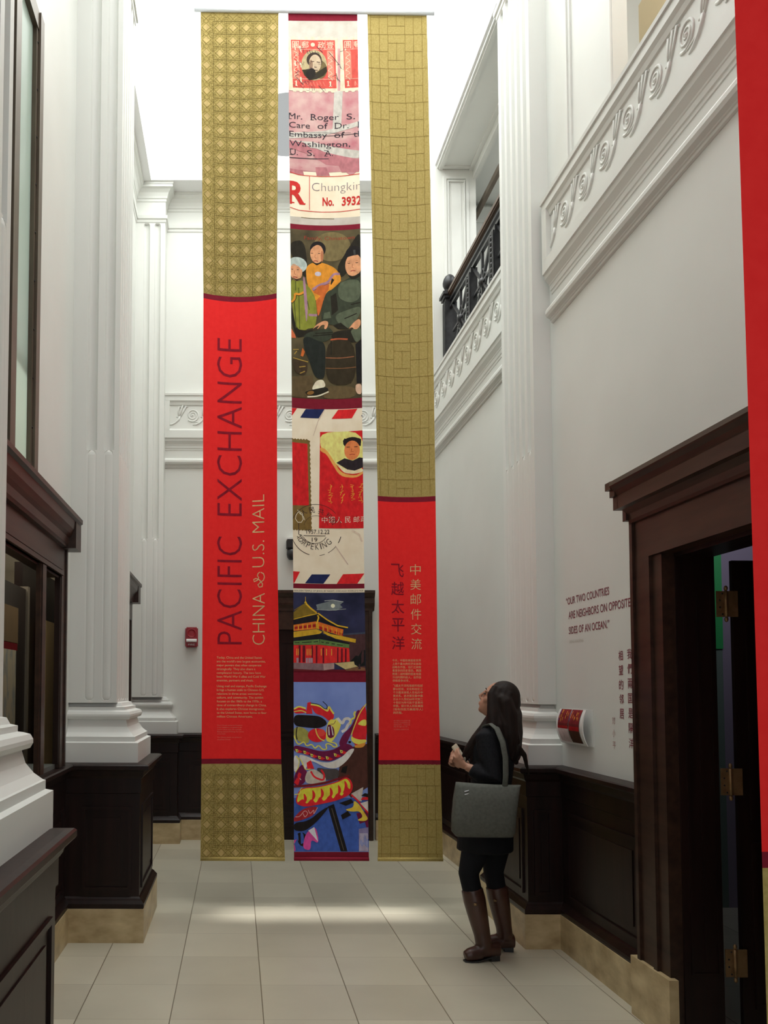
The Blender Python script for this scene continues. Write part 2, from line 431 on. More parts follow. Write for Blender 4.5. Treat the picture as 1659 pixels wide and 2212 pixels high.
# entablature that runs round the hall over walls and pilasters
ent = [(XL, .5), (SXL, .5), (SXL, 2.80), (XL, 2.80), (XL, 5.45), (SXL, 5.45), (SXL, 6.06), (XL, 6.06), (XL, 8.73), (SXL, 8.73), (SXL, YB), (SXR, YB), (SXR, 8.7), (XR, 8.7)]
entR = [(XR, 6.0), (SXR, 6.0), (SXR, 5.36), (XR, 5.36), (XR, 4.95)]
EPROF = [(-.01, 6.58), (.008, 6.60), (.010, 6.625), (.022, 6.632), (.026, 6.665), (.003, 6.672), (.003, 6.82), (.01, 6.825), (.012, 6.85), (.02, 6.855), (.024, 6.875), (.036, 6.91), (.06, 6.94), (.082, 6.948), (.084, 6.952), (.084, 6.972), (.09, 6.975), (.09, 7.0), (-.02, 7.0)]
mb = MB(); mb.sweep(ent, EPROF, cap=False); mb.sweep(entR, EPROF, cap=True)
mb.build('trim_8', None, PLASTER)['kind'] = 'structure'

# ------------------------------------------------------------------ scroll frieze
FPROF = [(-.02, 3.97), (.004, 3.972), (.012, 3.978), (.014, 3.99), (.02, 3.994), (.022, 4.0), (.042, 4.012), (.05, 4.03), (.05, 4.05), (.04, 4.068), (.02, 4.078), (.004, 4.08), (.003, 4.085),
         (.003, 4.165), (.008, 4.168), (.01, 4.185), (.016, 4.19), (.02, 4.215), (.024, 4.22), (.026, 4.228), (.05, 4.26), (.056, 4.285), (.066, 4.29), (.066, 4.372), (.052, 4.378), (.046, 4.392), (.034, 4.396),
         (.034, 4.648), (.044, 4.654), (.052, 4.68), (.066, 4.698), (.066, 4.748), (.076, 4.752), (.078, 4.775), (.07, 4.78), (-.05, 4.78)]
def spiral(c, u, n, flip=1, s=1.0):
    """scroll: coil, then a stem that rises to a leaf"""
    z = Vector((0, 0, 1)); T = []
    coil = []
    for k in range(44):
        a = k / 43; r = .008 + .070 * a; t = math.radians(-100) + a * 2.35 * 2 * math.pi - 2.35 * 2 * math.pi
        coil.append(c + (u * math.cos(-t) * flip + z * math.sin(-t)) * r * s)
    return coil
def relief(mb, p0, u, n, cnt, pitch, z):
    Z = Vector((0, 0, 1))
    for k in range(cnt):
        o = p0 + u * (pitch * k) + Z * z
        # leaf fan
        for j, (dx, dz) in enumerate(((.03, .115), (.068, .125), (.105, .118))):
            tip = o + u * dx + Z * dz; root = o + u * (.02 + .01 * j) + Z * (-.005)
            mid = (root + tip) / 2 + u * (-.008 + .004 * j)
            mb.tube([root, mid, tip, tip + u * .016 - Z * .012], [.007, .010, .012, .007], 6)
        # collar, curved stem
        mb.tube([o + u * .05 + Z * .012, o + u * .03 + Z * .0, o - u * .005 - Z * .0], [.006, .009, .006], 6)
        mb.tube([o + u * .035, o + u * .02 - Z * .03, o - u * .01 - Z * .06, o - u * .05 - Z * .082, o - u * .09 - Z * .085], [.014, .013, .012, .010, .006], 6)
        # coil
        c = o + u * .172 + Z * .02; pts = []
        for q in range(40):
            a = q / 39; r = .010 + .062 * a; t = 2.25 * 2 * math.pi * a + math.radians(40)
            pts.append(c + (u * math.cos(t) - Z * math.sin(t) * -1 * -1) * r)
        mb.tube(pts, [.005 + .004 * q / 39 for q in range(40)], 6)
        mb.ell(c, u * .012, n * .01, Z * .012, 6, 8)
        # stem from the coil to the next leaf
        e = o + u * pitch
        mb.tube([c - Z * .078 + u * .0, c - Z * .074 + u * .04, e - Z * .05 - u * .0, e + u * .03], [.005, .006, .007, .006], 6)
def frieze(name, path, ends, rel):
    mb = MB(); mb.sweep(path, FPROF)
    for b in ends: mb.box(*b)
    for r in rel: relief(mb, *r)
    return mb.build(name, None, PLASTER)
V = Vector
e = .034
fr = frieze('trim_9', [(SXL, YB), (SXR, YB)], [(-.79, -.735, YB - .066, YB - .03, 4.37, 4.70), (1.88, 1.94, YB - .066, YB - .03, 4.37, 4.70)],
            [(V((-.66, YB - e, 0)), V((1, 0, 0)), V((0, -1, 0)), 10, .2625, 4.525)]); fr['kind'] = 'structure'
fr = frieze('trim_10', [(XR, 5.31), (XR, .5)], [(XR - .066, XR - .03, 5.235, 5.31, 4.37, 4.70)],
            [(V((XR - e, 5.19, 0)), V((0, -1, 0)), V((-1, 0, 0)), 14, .281, 4.525)]); fr['kind'] = 'structure'
fr = frieze('trim_11', [(XR, 8.70), (XR, 6.0)], [(XR - .066, XR - .03, 8.62, 8.7, 4.37, 4.70)],
            [(V((XR - e, 8.5, 0)), V((0, -1, 0)), V((-1, 0, 0)), 9, .281, 4.525)]); fr['kind'] = 'structure'

# upper wall panels and jambs beside the mezzanine openings
mb = MB()
mb.box(XR - .018, XR, 4.375, 4.47, 4.78, 6.58); mb.box(XR - .02, XR + .063, 4.362, 4.45, 4.765, 6.89); mb.box(XR - .03, XR, 4.366, 4.40, 4.78, 6.58)
mb.box(XR - .022, XR, 4.975, 5.015, 4.80, 6.5); mb.box(XR - .012, XR, 4.945, 4.975, 4.80, 6.5)
mb.build('trim_12', None, PLASTER)['kind'] = 'structure'
mb = MB()
mb.box(XR - .05, XR + .4, 8.355, 8.42, 4.78, 6.99)
frame(mb, (2.115, 8.355), (2.375, 8.355), 4.9, 6.88, (0, -1), .03, .012)
frame(mb, (2.155, 8.355), (2.335, 8.355), 4.95, 6.83, (0, -1), .012, .018, False)
mb.build('trim_13', None, PLASTER)['kind'] = 'structure'
mb = MB()
mb.box(XR, XR + .4, 6.02, 8.37, 6.965, 6.985); mb.box(XR + .02, XR + .06, 6.02, 8.37, 6.95, 6.967); mb.box(XR + .33, XR + .37, 6.02, 8.37, 6.945, 6.967)
mb.box(XR + .37, XR + .42, 6.02, 8.37, 6.86, 6.975); mb.box(XR + .06, XR + .33, 8.30, 8.34, 6.95, 6.967)
mb.build('trim_14', None, PLASTER)['kind'] = 'structure'
# mezzanine rooms behind the openings
mb = MB()
mb.box(XR + .062, 5.2, -1.5, 9.2, 4.6, 4.72); mb.box(XR + .42, 5.2, -1.5, 9.2, 6.96, 7.1); mb.box(XR + .062, XR + .42, -1.5, 6.0, 6.96, 7.1); mb.box(5.1, 5.2, -1.5, 9.2, 4.72, 6.96)
mb.box(XR + .4, 5.1, 9.0, 9.1, 4.72, 6.96); mb.box(XR + .062, 5.1, 5.6, 5.7, 4.72, 6.96); mb.box(XR + .4, 5.1, -.5, -.4, 4.72, 6.96)
mb.build('wall_mezzanine', None, PLASTER)['kind'] = 'structure'
mb = MB(); mb.box(XR + .42, 2.9, 8.93, 9.0, 4.72, 6.9); frame(mb, (2.5, 8.93), (2.85, 8.93), 5.0, 6.75, (0, -1), .03, .015)
mb.build('door_4', None, PLASTER)['kind'] = 'structure'
mb = MB().mat(BRONZE); mb.box(2.52, 2.56, 6.1, 8.9, 6.62, 6.68); mb.box(2.52, 2.56, 8.86, 8.92, 4.78, 6.68)
w4 = mb.build('window_4'); w4['kind'] = 'structure'

# ------------------------------------------------------------------ left side: counter window and tall window over it
w2 = empty('window_2', (XL, 4.2, 1.12), kind='structure')
mb = MB()
mb.box(XL + .002, XL + .045, 4.99, 5.115, 1.12, 2.455)          # far jamb casing
mb.box(XL - .0, XL + .055, 5.085, 5.115, 1.12, 2.45)
mb.box(XL - .02, XL + .045, 2.92, 4.99, 2.27, 2.46)          # head board
mb.box(XL - .02, XL + .058, 2.92, 4.99, 2.27, 2.295); mb.box(XL, XL + .05, 2.92, 4.99, 2.305, 2.32)
mb.build('casing', w2, CASING)
mb = MB(); mb.sweep([(XL, 2.92), (XL, 5.135)], [(0, 2.44), (.07, 2.445), (.08, 2.46), (.085, 2.50), (.10, 2.52), (.115, 2.55), (.12, 2.60), (.14, 2.61), (.14, 2.635), (.12, 2.65), (0, 2.66)])
mb.box(XL, XL + .125, 5.0, 5.16, 2.44, 2.645); mb.build('cornice', w2, CASING)
mb = MB(); mb.box(XL + .02, XL + .045, 4.45, 4.565, 1.13, 2.268); mb.box(XL + .03, XL + .053, 4.47, 4.55, 1.13, 2.266); mb.build('mullion', w2, CASING)
mb = MB(); mb.box(XL - .16, XL + .02, 2.95, 4.988, 1.1, 1.145); mb.build('counter', w2, SLATE)
mb = MB(); mb.box(XL + .008, XL + .04, 4.965, 4.989, 1.145, 2.26); mb.box(XL - .035, XL + .03, 3.31, 4.965, 2.255, 2.268); mb.build('reveal', w2, WOOD)
# room behind the counter
mb = MB(); mb.box(-4.2, -4.1, 2.0, 11.5, 0, 3.2); mb.box(-4.1, XL - .045, 11.4, 11.5, 0, 3.2); mb.box(-4.2, XL - .045, 2.0, 11.5, 3.2, 3.3); mb.box(-4.1, XL - .045, 2.0, 2.1, 0, 3.2)
mb.build('wall_office', None, BEIGE)['kind'] = 'structure'

w1 = empty('window_1', (XL, 3.7, 2.66), kind='structure')
mb = MB()
for y0, y1 in ((4.25, 4.385), (3.78, 3.93), (3.0, 3.06)):
    mb.box(XL - .01, XL + .03, y0, y1, 2.64, 5.2); mb.box(XL - .01, XL + .045, y0 + .03, y1 - .03, 2.64, 5.2)
mb.box(XL - .01, XL + .035, 3.0, 4.385, 5.10, 5.2); mb.box(XL - .01, XL + .035, 3.0, 4.385, 2.64, 2.70)
fm = mb.build('frame', w1, BRONZE)
mb = MB()
for y in (4.275, 3.80):
    for k in range(9): mb.lathe((XL + .03, y, 2.95 + .26 * k), [(.006, 0), (.006, .003), (.001, .004)], 8, (1, 0, 0))
mb.build('screws', fm, IRON)
MB().mat(PANE).box(XL + .002, XL + .008, 3.06, 4.25, 2.7, 5.1).build('pane', w1)

# far counter window (its cornice end shows past the pilaster)
w5 = empty('window_5', (XL, 7.4, 1.12), kind='structure')
mb = MB(); mb.sweep([(WL, 6.3), (XL, 8.36)], [(0, 2.44), (.07, 2.445), (.085, 2.50), (.115, 2.55), (.12, 2.60), (.14, 2.61), (.14, 2.635), (0, 2.66)]); mb.box(XL, XL + .125, 8.2, 8.38, 2.44, 2.645); mb.build('cornice', w5, CASING)
mb = MB(); mb.box(XL - .02, XL + .045, 8.3, 8.36, 1.12, 2.45); mb.box(XL - .02, XL + .045, 6.3, 6.45, 1.12, 2.45); mb.box(XL - .02, XL + .045, 6.45, 8.3, 2.27, 2.45); mb.build('casing', w5, CASING)
MB().box(XL - .04, XL - .02, 6.45, 8.3, 1.12, 2.27).build('shutter', w5, WOOD)

# ------------------------------------------------------------------ right side door
d1 = empty('door_1', (XR, 3.3, 0), kind='structure')
mb = MB()
def casing_prof(y0, y1, z0, z1):
    mb.box(XR - .08, XR + .01, y0, y1, z0, z1)
mb.box(XR - .075, XR + .01, 3.965, 4.15, .285, 2.24); mb.box(XR - .088, XR, 4.115, 4.143, .285, 2.24); mb.box(XR - .085, XR, 3.955, 3.99, .1, 2.235)
mb.box(XR - .07, XR + .01, 3.866, 3.965, 0, 2.24)
mb.box(XR - .075, XR + .01, 2.4, 2.70, .285, 2.24)
mb.box(XR - .074, XR + .01, 2.4, 4.15, 2.24, 2.46); mb.box(XR - .088, XR, 2.4, 4.143, 2.425, 2.458); mb.box(XR - .0875, XR, 4.115, 4.143, 2.24, 2.425); mb.box(XR - .086, XR, 2.65, 3.99, 2.235, 2.262)
mb.build('casing', d1, CASING)
mb = MB(); mb.sweep([(XR, 4.13), (XR, 2.40)], [(0, 2.42), (.09, 2.425), (.095, 2.44), (.10, 2.47), (.125, 2.495), (.15, 2.50), (.15, 2.565), (.155, 2.57), (.165, 2.59), (.185, 2.605), (.19, 2.612), (.185, 2.635), (0, 2.65)])
# returned end of the cornice
mb.sweep([(XR + .0, 4.13 + .0001), (XR - .09, 4.13)][::1], [(0, 2.42), (.0, 2.44), (.012, 2.47), (.03, 2.495), (.04, 2.50), (.04, 2.565), (.045, 2.57), (.055, 2.59), (.065, 2.605), (.065, 2.63), (0, 2.65)], cap=False)
mb.box(XR - .15, XR, 4.125, 4.175, 2.50, 2.565); mb.box(XR - .185, XR, 4.125, 4.185, 2.60, 2.637); mb.box(XR - .11, XR, 4.125, 4.16, 2.44, 2.5); mb.box(XR - .165, XR, 4.125, 4.18, 2.565, 2.6)
mb.build('cornice', d1, CASING)
mb = MB(); mb.box(XR - .01, 2.219, 3.855, 3.875, 0, 2.235); mb.box(XR - .01, XR + .16, 2.71, 3.855, 2.215, 2.238); mb.box(XR - .01, XR + .16, 2.69, 2.71, 0, 2.238)
frame(mb, (2.07, 3.855), (2.205, 3.855), .3, 2.1, (0, -1), .012, .006); mb.build('jamb', d1, WOOD)
leaf = MB()
leaf.box(2.306, 3.15, 3.862, 3.885, .01, 2.2)
frame(leaf, (2.36, 3.862), (3.05, 3.862), .15, .9, (0, -1)); frame(leaf, (2.36, 3.862), (3.05, 3.862), 1.0, 2.1, (0, -1))
leaf = leaf.build('door_leaf', d1, WOOD)
for z0, z1 in ((1.935, 2.055), (1.115, 1.237), (.297, .42)):
    mb = MB(); mb.box(2.222, 2.262, 3.846, 3.852, z0, z1); mb.box(2.262, 2.318, 3.842, 3.849, z0, z1)
    mb.tube([(2.263, 3.842, z0), (2.263, 3.842, z1)], .008, 8)
    mb.ell((2.263, 3.842, z1 + .012), (.009, 0, 0), (0, .009, 0), (0, 0, .013), 6, 8); mb.ell((2.263, 3.842, z0 - .012), (.009, 0, 0), (0, .009, 0), (0, 0, .013), 6, 8)
    h = mb.build('hinge', d1, BRASS)
    mb = MB()
    for k in range(4): mb.lathe((2.236 + (.012 if k in (0, 3) else 0), 3.846, z0 + .012 + (z1 - z0 - .024) * k / 3), [(.004, 0), (.004, .002), (.0005, .002)], 8, (0, -1, 0))
    mb.build('screw', h, IRON)
# exhibit room beyond the door, its tinted light painted into the walls
mb = MB(); mb.box(XR + .062, 3.617, 6.2, 6.26, 0, 2.05); mb.build('wall_exhibit_green_fade', None, TEAL)['kind'] = 'structure'
mb = MB(); mb.box(XR + .062, 3.617, 6.19, 6.26, 1.9, 3.2); mb.build('wall_exhibit_green_light', None, GREEN)['kind'] = 'structure'
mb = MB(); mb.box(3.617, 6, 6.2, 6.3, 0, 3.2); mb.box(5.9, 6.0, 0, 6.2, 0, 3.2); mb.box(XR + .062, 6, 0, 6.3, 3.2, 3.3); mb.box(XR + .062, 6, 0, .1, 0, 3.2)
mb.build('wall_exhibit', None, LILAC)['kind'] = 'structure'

# ------------------------------------------------------------------ back door
d2 = empty('door_2', (.8, YB, 0), kind='structure')
mb = MB()
mb.box(.16, .38, YB - .075, YB, 0, 2.24); mb.box(1.22, 1.44, YB - .075, YB, 0, 2.24); mb.box(.16, 1.44, YB - .074, YB, 2.24, 2.46)
mb.box(.17, .20, YB - .089, YB, 0, 2.42); mb.box(1.40, 1.43, YB - .089, YB, 0, 2.42); mb.box(.16, 1.44, YB - .09, YB, 2.42, 2.46); mb.box(.36, 1.24, YB - .085, YB, 2.22, 2.255)
mb.box(.35, .375, YB - .084, YB, 0, 2.22); mb.box(1.225, 1.25, YB - .084, YB, 0, 2.22)
mb.build('casing', d2, CASING)
mb = MB(); mb.sweep([(.13, YB), (1.46, YB)], [(0, 2.42), (.08, 2.425), (.09, 2.45), (.11, 2.48), (.115, 2.50), (.115, 2.56), (.125, 2.565), (.145, 2.60), (.15, 2.605), (.15, 2.635), (0, 2.65)])
mb.build('cornice', d2, CASING)
mb = MB(); mb.box(.38, 1.22, YB - .04, YB, 0, 2.24)
for z0, z1 in ((.14, .30), (.36, 1.05), (1.14, 2.1)):
    frame(mb, (.46, YB - .04), (.78, YB - .04), z0, z1, (0, -1)); frame(mb, (.82, YB - .04), (1.14, YB - .04), z0, z1, (0, -1))
mb.box(.38, 1.22, YB - .055, YB, 1.085, 1.115); mb.build('door_leaf', d2, WOOD)
# ------------------------------------------------------------------ hanging banners
CM = {}
GAIN = 1.0  # light falling off down the banner is offset in the print colours
def ink(r, g, b):
    """printed cloth of an sRGB colour"""
    k = (r, g, b, GAIN)
    if k not in CM:
        c = srgb(r, g, b)
        CM[k] = noisy('printed_cloth_%02x%02x%02x' % k[:3], tuple(min(.85, v * GAIN * .80) for v in c), tuple(min(.88, v * GAIN * 1.14) for v in c), (34, 34, 22), .85, 6, .15)
    return CM[k]
def weave(name, rgb1, rgb2, sc=60):
    return noisy(name, srgb(*rgb1), srgb(*rgb2), (sc, sc, sc), .85, 3, .15)
GOLD = weave('gold_cloth', (160, 141, 80), (178, 158, 98), 90)
GOLDLINE = ink(142, 124, 68); GOLDTHIN = ink(140, 118, 62); GOLDDIAM = ink(188, 164, 108)
RED = weave('red_cloth', (238, 42, 42), (243, 48, 47), 30)
MAROON = weave('maroon_cloth', (122, 26, 44), (130, 30, 48), 30)
LETTERING = ink(140, 26, 44); CREAM = ink(226, 190, 140); ROSE = ink(236, 128, 112)
ZB = lambda y: 6.92138 - 3.72724e-3 * y + 9.827e-8 * y * y        # print layout units down the cloth -> height
def lerp_tab(t, x):
    if x <= t[0][0]: return t[0][1]
    for (a, b), (c, d) in zip(t, t[1:]):
        if x <= c: return b + (d - b) * (x - a) / (c - a)
    return t[-1][1]
class Cloth:
    """a long strip hung at depth Y: outline table of (z, left, right), cupped forward at its edges"""
    def __init__(s, Y, outline, cup, xl, xr):
        s.Y, s.out, s.cup, s.xl, s.xr = Y, outline[::-1], cup, xl, xr
        s.z0, s.z1 = outline[-1][0], outline[0][0]
        s.L = [(a, b) for a, b, c in s.out]; s.R = [(a, c) for a, b, c in s.out]
    def at(s, u, z, lift=0.0):
        xa, xb = lerp_tab(s.L, z), lerp_tab(s.R, z)
        t = (z - s.z0) / (s.z1 - s.z0)
        h = lambda q: s.cup * math.sin(math.pi * min(max(q, 0), 1)) ** .8 if 0 < q < 1 else 0
        n = int((s.z1 - s.z0) / .12); k = min(int(t * n), n - 1); w = t * n - k
        c = h(k / n) * (1 - w) + h((k + 1) / n) * w                    # straight between knots, so prints lie flat on the cloth
        i = min(int(u * 14), 13); v = u * 14 - i; g = lambda q: (2 * q / 14 - 1) ** 2
        return (xa + (xb - xa) * u, s.Y - c * (g(i) * (1 - v) + g(i + 1) * v) - lift, z)
    def px(s, x, y):
        """layout units -> (u, z)"""
        a, b = lerp_tab(s.xl, y), lerp_tab(s.xr, y)
        return ((x - a) / (b - a), ZB(y))
    def sheet(s, mb, bands, nu=14):
        """cloth between heights; bands: (z_top, z_bottom, material)"""
        for zt, zb, m in bands:
            mb.mat(m); n = max(1, int((zt - zb) / .12))
            for k in range(n):
                za, zc = zt + (zb - zt) * k / n, zt + (zb - zt) * (k + 1) / n
                for i in range(nu):
                    f = mb.face([s.at(i / nu, za), s.at((i + 1) / nu, za), s.at((i + 1) / nu, zc), s.at(i / nu, zc)])
                    f.smooth = True
        return mb
    def hem(s, mb, z, r=.014):
        mb.tube([s.at(0, z), s.at(.5, z), s.at(1, z)], r, 8); return mb
class Print:
    """flat printed shapes, stacked in hair-thin layers on the cloth"""
    def __init__(s, cloth, lift=.0012, step=.0001, sm=0): s.c, s.items, s.lift, s.step, s.sm = cloth, [], lift, step, sm
    def add(s, col, polys):
        """polys: list of vertex lists + faces in (u, z)"""
        V_, F_ = polys
        us = [v[0] for v in V_]; zs = [v[1] for v in V_]
        s.items.append((col, V_, F_, (min(us), max(us), min(zs), max(zs)))); return s
    def soft(s, pts, closed):
        pts = [tuple(p) for p in pts]
        for _ in range(s.sm):
            if len(pts) < 3: break
            out = [] if closed else [pts[0]]
            for i in range(len(pts) if closed else len(pts) - 1):
                a, b = pts[i], pts[(i + 1) % len(pts)]
                out += [(a[0] * .78 + b[0] * .22, a[1] * .78 + b[1] * .22), (a[0] * .22 + b[0] * .78, a[1] * .22 + b[1] * .78)]
            if not closed: out.append(pts[-1])
            pts = out
        return pts
    def poly(s, col, pts):
        pts = s.soft(pts, True) if 4 < len(pts) < 40 else pts
        return s.add(col, ([s.c.px(*p) for p in pts], [tuple(range(len(pts)))]))
    def line(s, col, pts, w, closed=False):
        P = [Vector(p) for p in s.soft(pts, closed)]
        if closed: P.append(P[0])
        Vs, Fs = [], []
        for i, p in enumerate(P):
            d = (P[min(i + 1, len(P) - 1)] - P[max(i - 1, 0)])
            if closed and i in (0, len(P) - 1): d = P[1] - P[-2]
            if d.length < 1e-6: d = Vector((1, 0))
            d.normalize(); nrm = Vector((-d.y, d.x)) * (w / 2)
            Vs += [s.c.px(*(p + nrm)), s.c.px(*(p - nrm))]
            if i: Fs.append((2 * i - 2, 2 * i, 2 * i + 1, 2 * i - 1))
        return s.add(col, (Vs, Fs))
    def oval(s, col, cx, cy, rx, ry, n=20, rot=0, a0=0, a1=360):
        k = math.radians(rot); pts = []
        for i in range(n):
            t = math.radians(a0 + (a1 - a0) * i / (n if a1 - a0 >= 360 else n - 1)); x, y = rx * math.cos(t), ry * math.sin(t)
            pts.append((cx + x * math.cos(k) - y * math.sin(k), cy + x * math.sin(k) + y * math.cos(k)))
        return s.poly(col, pts)
    def text(s, col, t, x, y, h, w=None, off=0.0, rot=0, cjk=False):
        """baseline start (x, y), cap height h, length w"""
        mb = MB(); k = math.radians(rot); ca, sa = math.cos(k), math.sin(k)
        place_text(mb, t, lambda a, b: (x + a * ca - b * sa, y - a * sa - b * ca, 0), w, h, off, cjk)
        mb.bm.verts.index_update()
        V_ = [s.c.px(v.co.x, v.co.y) for v in mb.bm.verts]; F_ = [tuple(v.index for v in f.verts) for f in mb.bm.faces]; mb.bm.free()
        if V_: s.add(col, (V_, F_))
        return s
    def build(s, name, parent):
        mb = MB(); done = []
        for col, V_, F_, bb in s.items:
            lv = 0
            for b2, l2 in done:
                if l2 >= lv and not (bb[1] <= b2[0] or bb[0] >= b2[1] or bb[3] <= b2[2] or bb[2] >= b2[3]): lv = l2 + 1
            done.append((bb, lv))
            t = bmesh.new(); vs = [t.verts.new((a, b, 0)) for a, b in V_]
            for f in F_:
                try: t.faces.new([vs[i] for i in f])
                except ValueError: pass
            if len(F_) < 60 and any(len(f) > 4 for f in F_): bmesh.ops.triangulate(t, faces=[f for f in t.faces if len(f.verts) > 4])
            def cut(co, no, **k):
                bmesh.ops.bisect_plane(t, geom=t.verts[:] + t.edges[:] + t.faces[:], dist=1e-6, plane_co=co, plane_no=no, **k)
            if bb[0] < 0: cut((0, 0, 0), (-1, 0, 0), clear_outer=True)
            if bb[1] > 1: cut((1, 0, 0), (1, 0, 0), clear_outer=True)
            if True:
                for q in range(1, 14):
                    if bb[0] < q / 14 < bb[1]: cut((q / 14, 0, 0), (1, 0, 0))
            if bb[3] - bb[2] > .3:
                z = s.c.z1
                for q in range(int((s.c.z1 - s.c.z0) / .12) + 1):
                    zz = s.c.z0 + .12 * q
                    if bb[2] < zz < bb[3]: cut((0, zz, 0), (0, 1, 0))
            mb.mat(col); t.verts.index_update()
            nv = [mb.bm.verts.new(s.c.at(v.co.x, v.co.y, s.lift + lv * s.step)) for v in t.verts]
            for f in t.faces:
                try: q = mb.bm.faces.new([nv[v.index] for v in f.verts]); q.material_index = mb.cur
                except ValueError: pass
            t.free()
        return mb.build(name, parent)
OUT_L = [(6.838, -0.298, 0.308), (4.556, -0.261, 0.291), (2.589, -0.255, 0.296), (1.078, -0.259, 0.328), (0.336, -0.264, 0.357)]
OUT_C = [(6.829, 0.379, 0.917), (5.629, 0.389, 0.925), (4.54, 0.401, 0.931), (3.647, 0.407, 0.935), (2.417, 0.417, 0.946), (1.347, 0.421, 0.959), (0.338, 0.424, 0.975)]
OUT_R = [(6.824, 0.992, 1.454), (3.083, 1.047, 1.479), (1.899, 1.055, 1.486), (1.075, 1.047, 1.503), (0.337, 1.04, 1.52)]
CL = Cloth(6.2, OUT_L, .07, [(22, 433), (645, 440), (1200, 439), (1638, 435.7), (1857, 433)], [(22, 602), (645, 597), (1200, 598), (1638, 607), (1857, 615.5)])
CC = Cloth(6.2, OUT_C, .035, [(25, 622), (350, 624.8), (650, 628), (900, 630), (1250, 633), (1560, 634), (1857, 635)], [(25, 772), (350, 775.6), (650, 778.7), (900, 781), (1250, 785.7), (1560, 790.9), (1857, 797)])
CR = Cloth(6.2, OUT_R, .04, [(27, 793), (1060, 813.7), (1400, 818), (1640, 817), (1858, 816)], [(27, 922), (1060, 938), (1400, 943), (1640, 950), (1858, 957)])

def lattice(pr, zt, zb):
    """gold brocade: squares with lighter lozenges between crossed double lines"""
    T = .1036; nx = 6; lines = []; dia = []
    def seg(x0, y0, x1, y1, w=.033):
        d = Vector((x1 - x0, y1 - y0)).normalized(); n = Vector((-d.y, d.x)) * w / 2
        lines.append([(x0 + n.x, y0 + n.y), (x1 + n.x, y1 + n.y), (x1 - n.x, y1 - n.y), (x0 - n.x, y0 - n.y)])
    for a in (0, 90, 180, 270):
        c, s_ = round(math.cos(math.radians(a))), round(math.sin(math.radians(a)))
        r = lambda x, y: (x * c - y * s_, x * s_ + y * c)
        for q in ((-.5, .5, .5, .5), (.36, .5, .36, .17), (.36, .17, .2, .36), (.36, .36, .5, .36), (.3, .0, .5, .2), (.3, 0, .5, -.2), (.23, .36, .23, .5), (.36, .23, .5, .23)):
            seg(*r(q[0], q[1]), *r(q[2], q[3]))
        p, q = r(.3, 0), r(0, .3); seg(*p, *q, .036)
    VL, FL, VD, FD = [], [], [], []
    rows = int((zt - zb) / T) + 1
    for j in range(rows):
        zc = zt - .03 - T * (j + .0)
        for i in range(nx):
            uc = .072 + .1715 * i
            for P in lines:
                k = len(VL)
                pts = [(uc + x * .1715, zc + y * T) for x, y in P]
                if max(p[1] for p in pts) > zt or min(p[1] for p in pts) < zb: continue
                if max(p[0] for p in pts) > 1 or min(p[0] for p in pts) < 0: continue
                VL += pts; FL.append((k, k + 1, k + 2, k + 3))
            if zc + .3 * T < zt and zc - .3 * T > zb:
                k = len(VD); VD += [(max(0, uc - .3 * .1715), zc), (uc, zc + .3 * T), (min(1, uc + .3 * .1715), zc), (uc, zc - .3 * T)]; FD.append((k, k + 1, k + 2, k + 3))
    pr.add(GOLDDIAM, (VD, FD)); pr.add(GOLDLINE, (VL, FL))
def bamboo(pr, yt, yb):
    """fine ruled grid of the right hand cloth"""
    x0, sp, per = 810, 18.7, 74.0
    V_, F_ = [], []
    def vline(x, a, b):
        if b <= a: return
        k = len(V_); V_.extend([pr.c.px(x - .45, a), pr.c.px(x + .45, a), pr.c.px(x + .45, b), pr.c.px(x - .45, b)]); F_.append((k, k + 1, k + 2, k + 3))
    def hline(y, xa, xb):
        if not yt < y < yb: return
        k = len(V_); V_.extend([pr.c.px(xa, y - .45), pr.c.px(xb, y - .45), pr.c.px(xb, y + .45), pr.c.px(xa, y + .45)]); F_.append((k, k + 1, k + 2, k + 3))
    y = yt - 30
    while y < yb:
        a, b = lerp_tab(pr.c.xl, max(y, 30)), lerp_tab(pr.c.xr, max(y, 30)); w = (b - a) / 7
        X = [a + w * (k + .4) for k in range(7)]
        for k in (0, 1, 2, 4, 5, 6): vline(X[k], max(y, yt), min(y + per, yb))
        vline(X[3], max(y + 16, yt), min(y + 54, yb))
        hline(y, X[0] - w * .4, X[6] + w * .5)
        hline(y + 37, X[0], X[2]); hline(y + 37, X[4], X[6])
        hline(y + 18.5, X[2], X[4]); hline(y + 55.5, X[2], X[4])
        y += per
    pr.add(GOLDTHIN, (V_, F_))
def sheet_part(cl, name, bands, parent, each=True):
    if each:
        for b in bands: cl.sheet(MB(), [b]).build(name, parent)
    else: cl.sheet(MB(), bands).build(name, parent)

rod = empty('hanging_rod', (.58, 6.2, 6.83), 'long pale metal rod that carries the three tall banners', 'rod')
mb = MB(); mb.tube([(-.345, 6.19, 6.836), (1.51, 6.19, 6.812)], .017, 12); mb.build('bar', rod, ALU)
for x in (-.30, 1.47):
    mb = MB(); mb.tube([(x, 6.19, 6.83), (x, 6.19, 7.0)], .0025, 6); mb.build('wire', rod, ALU)

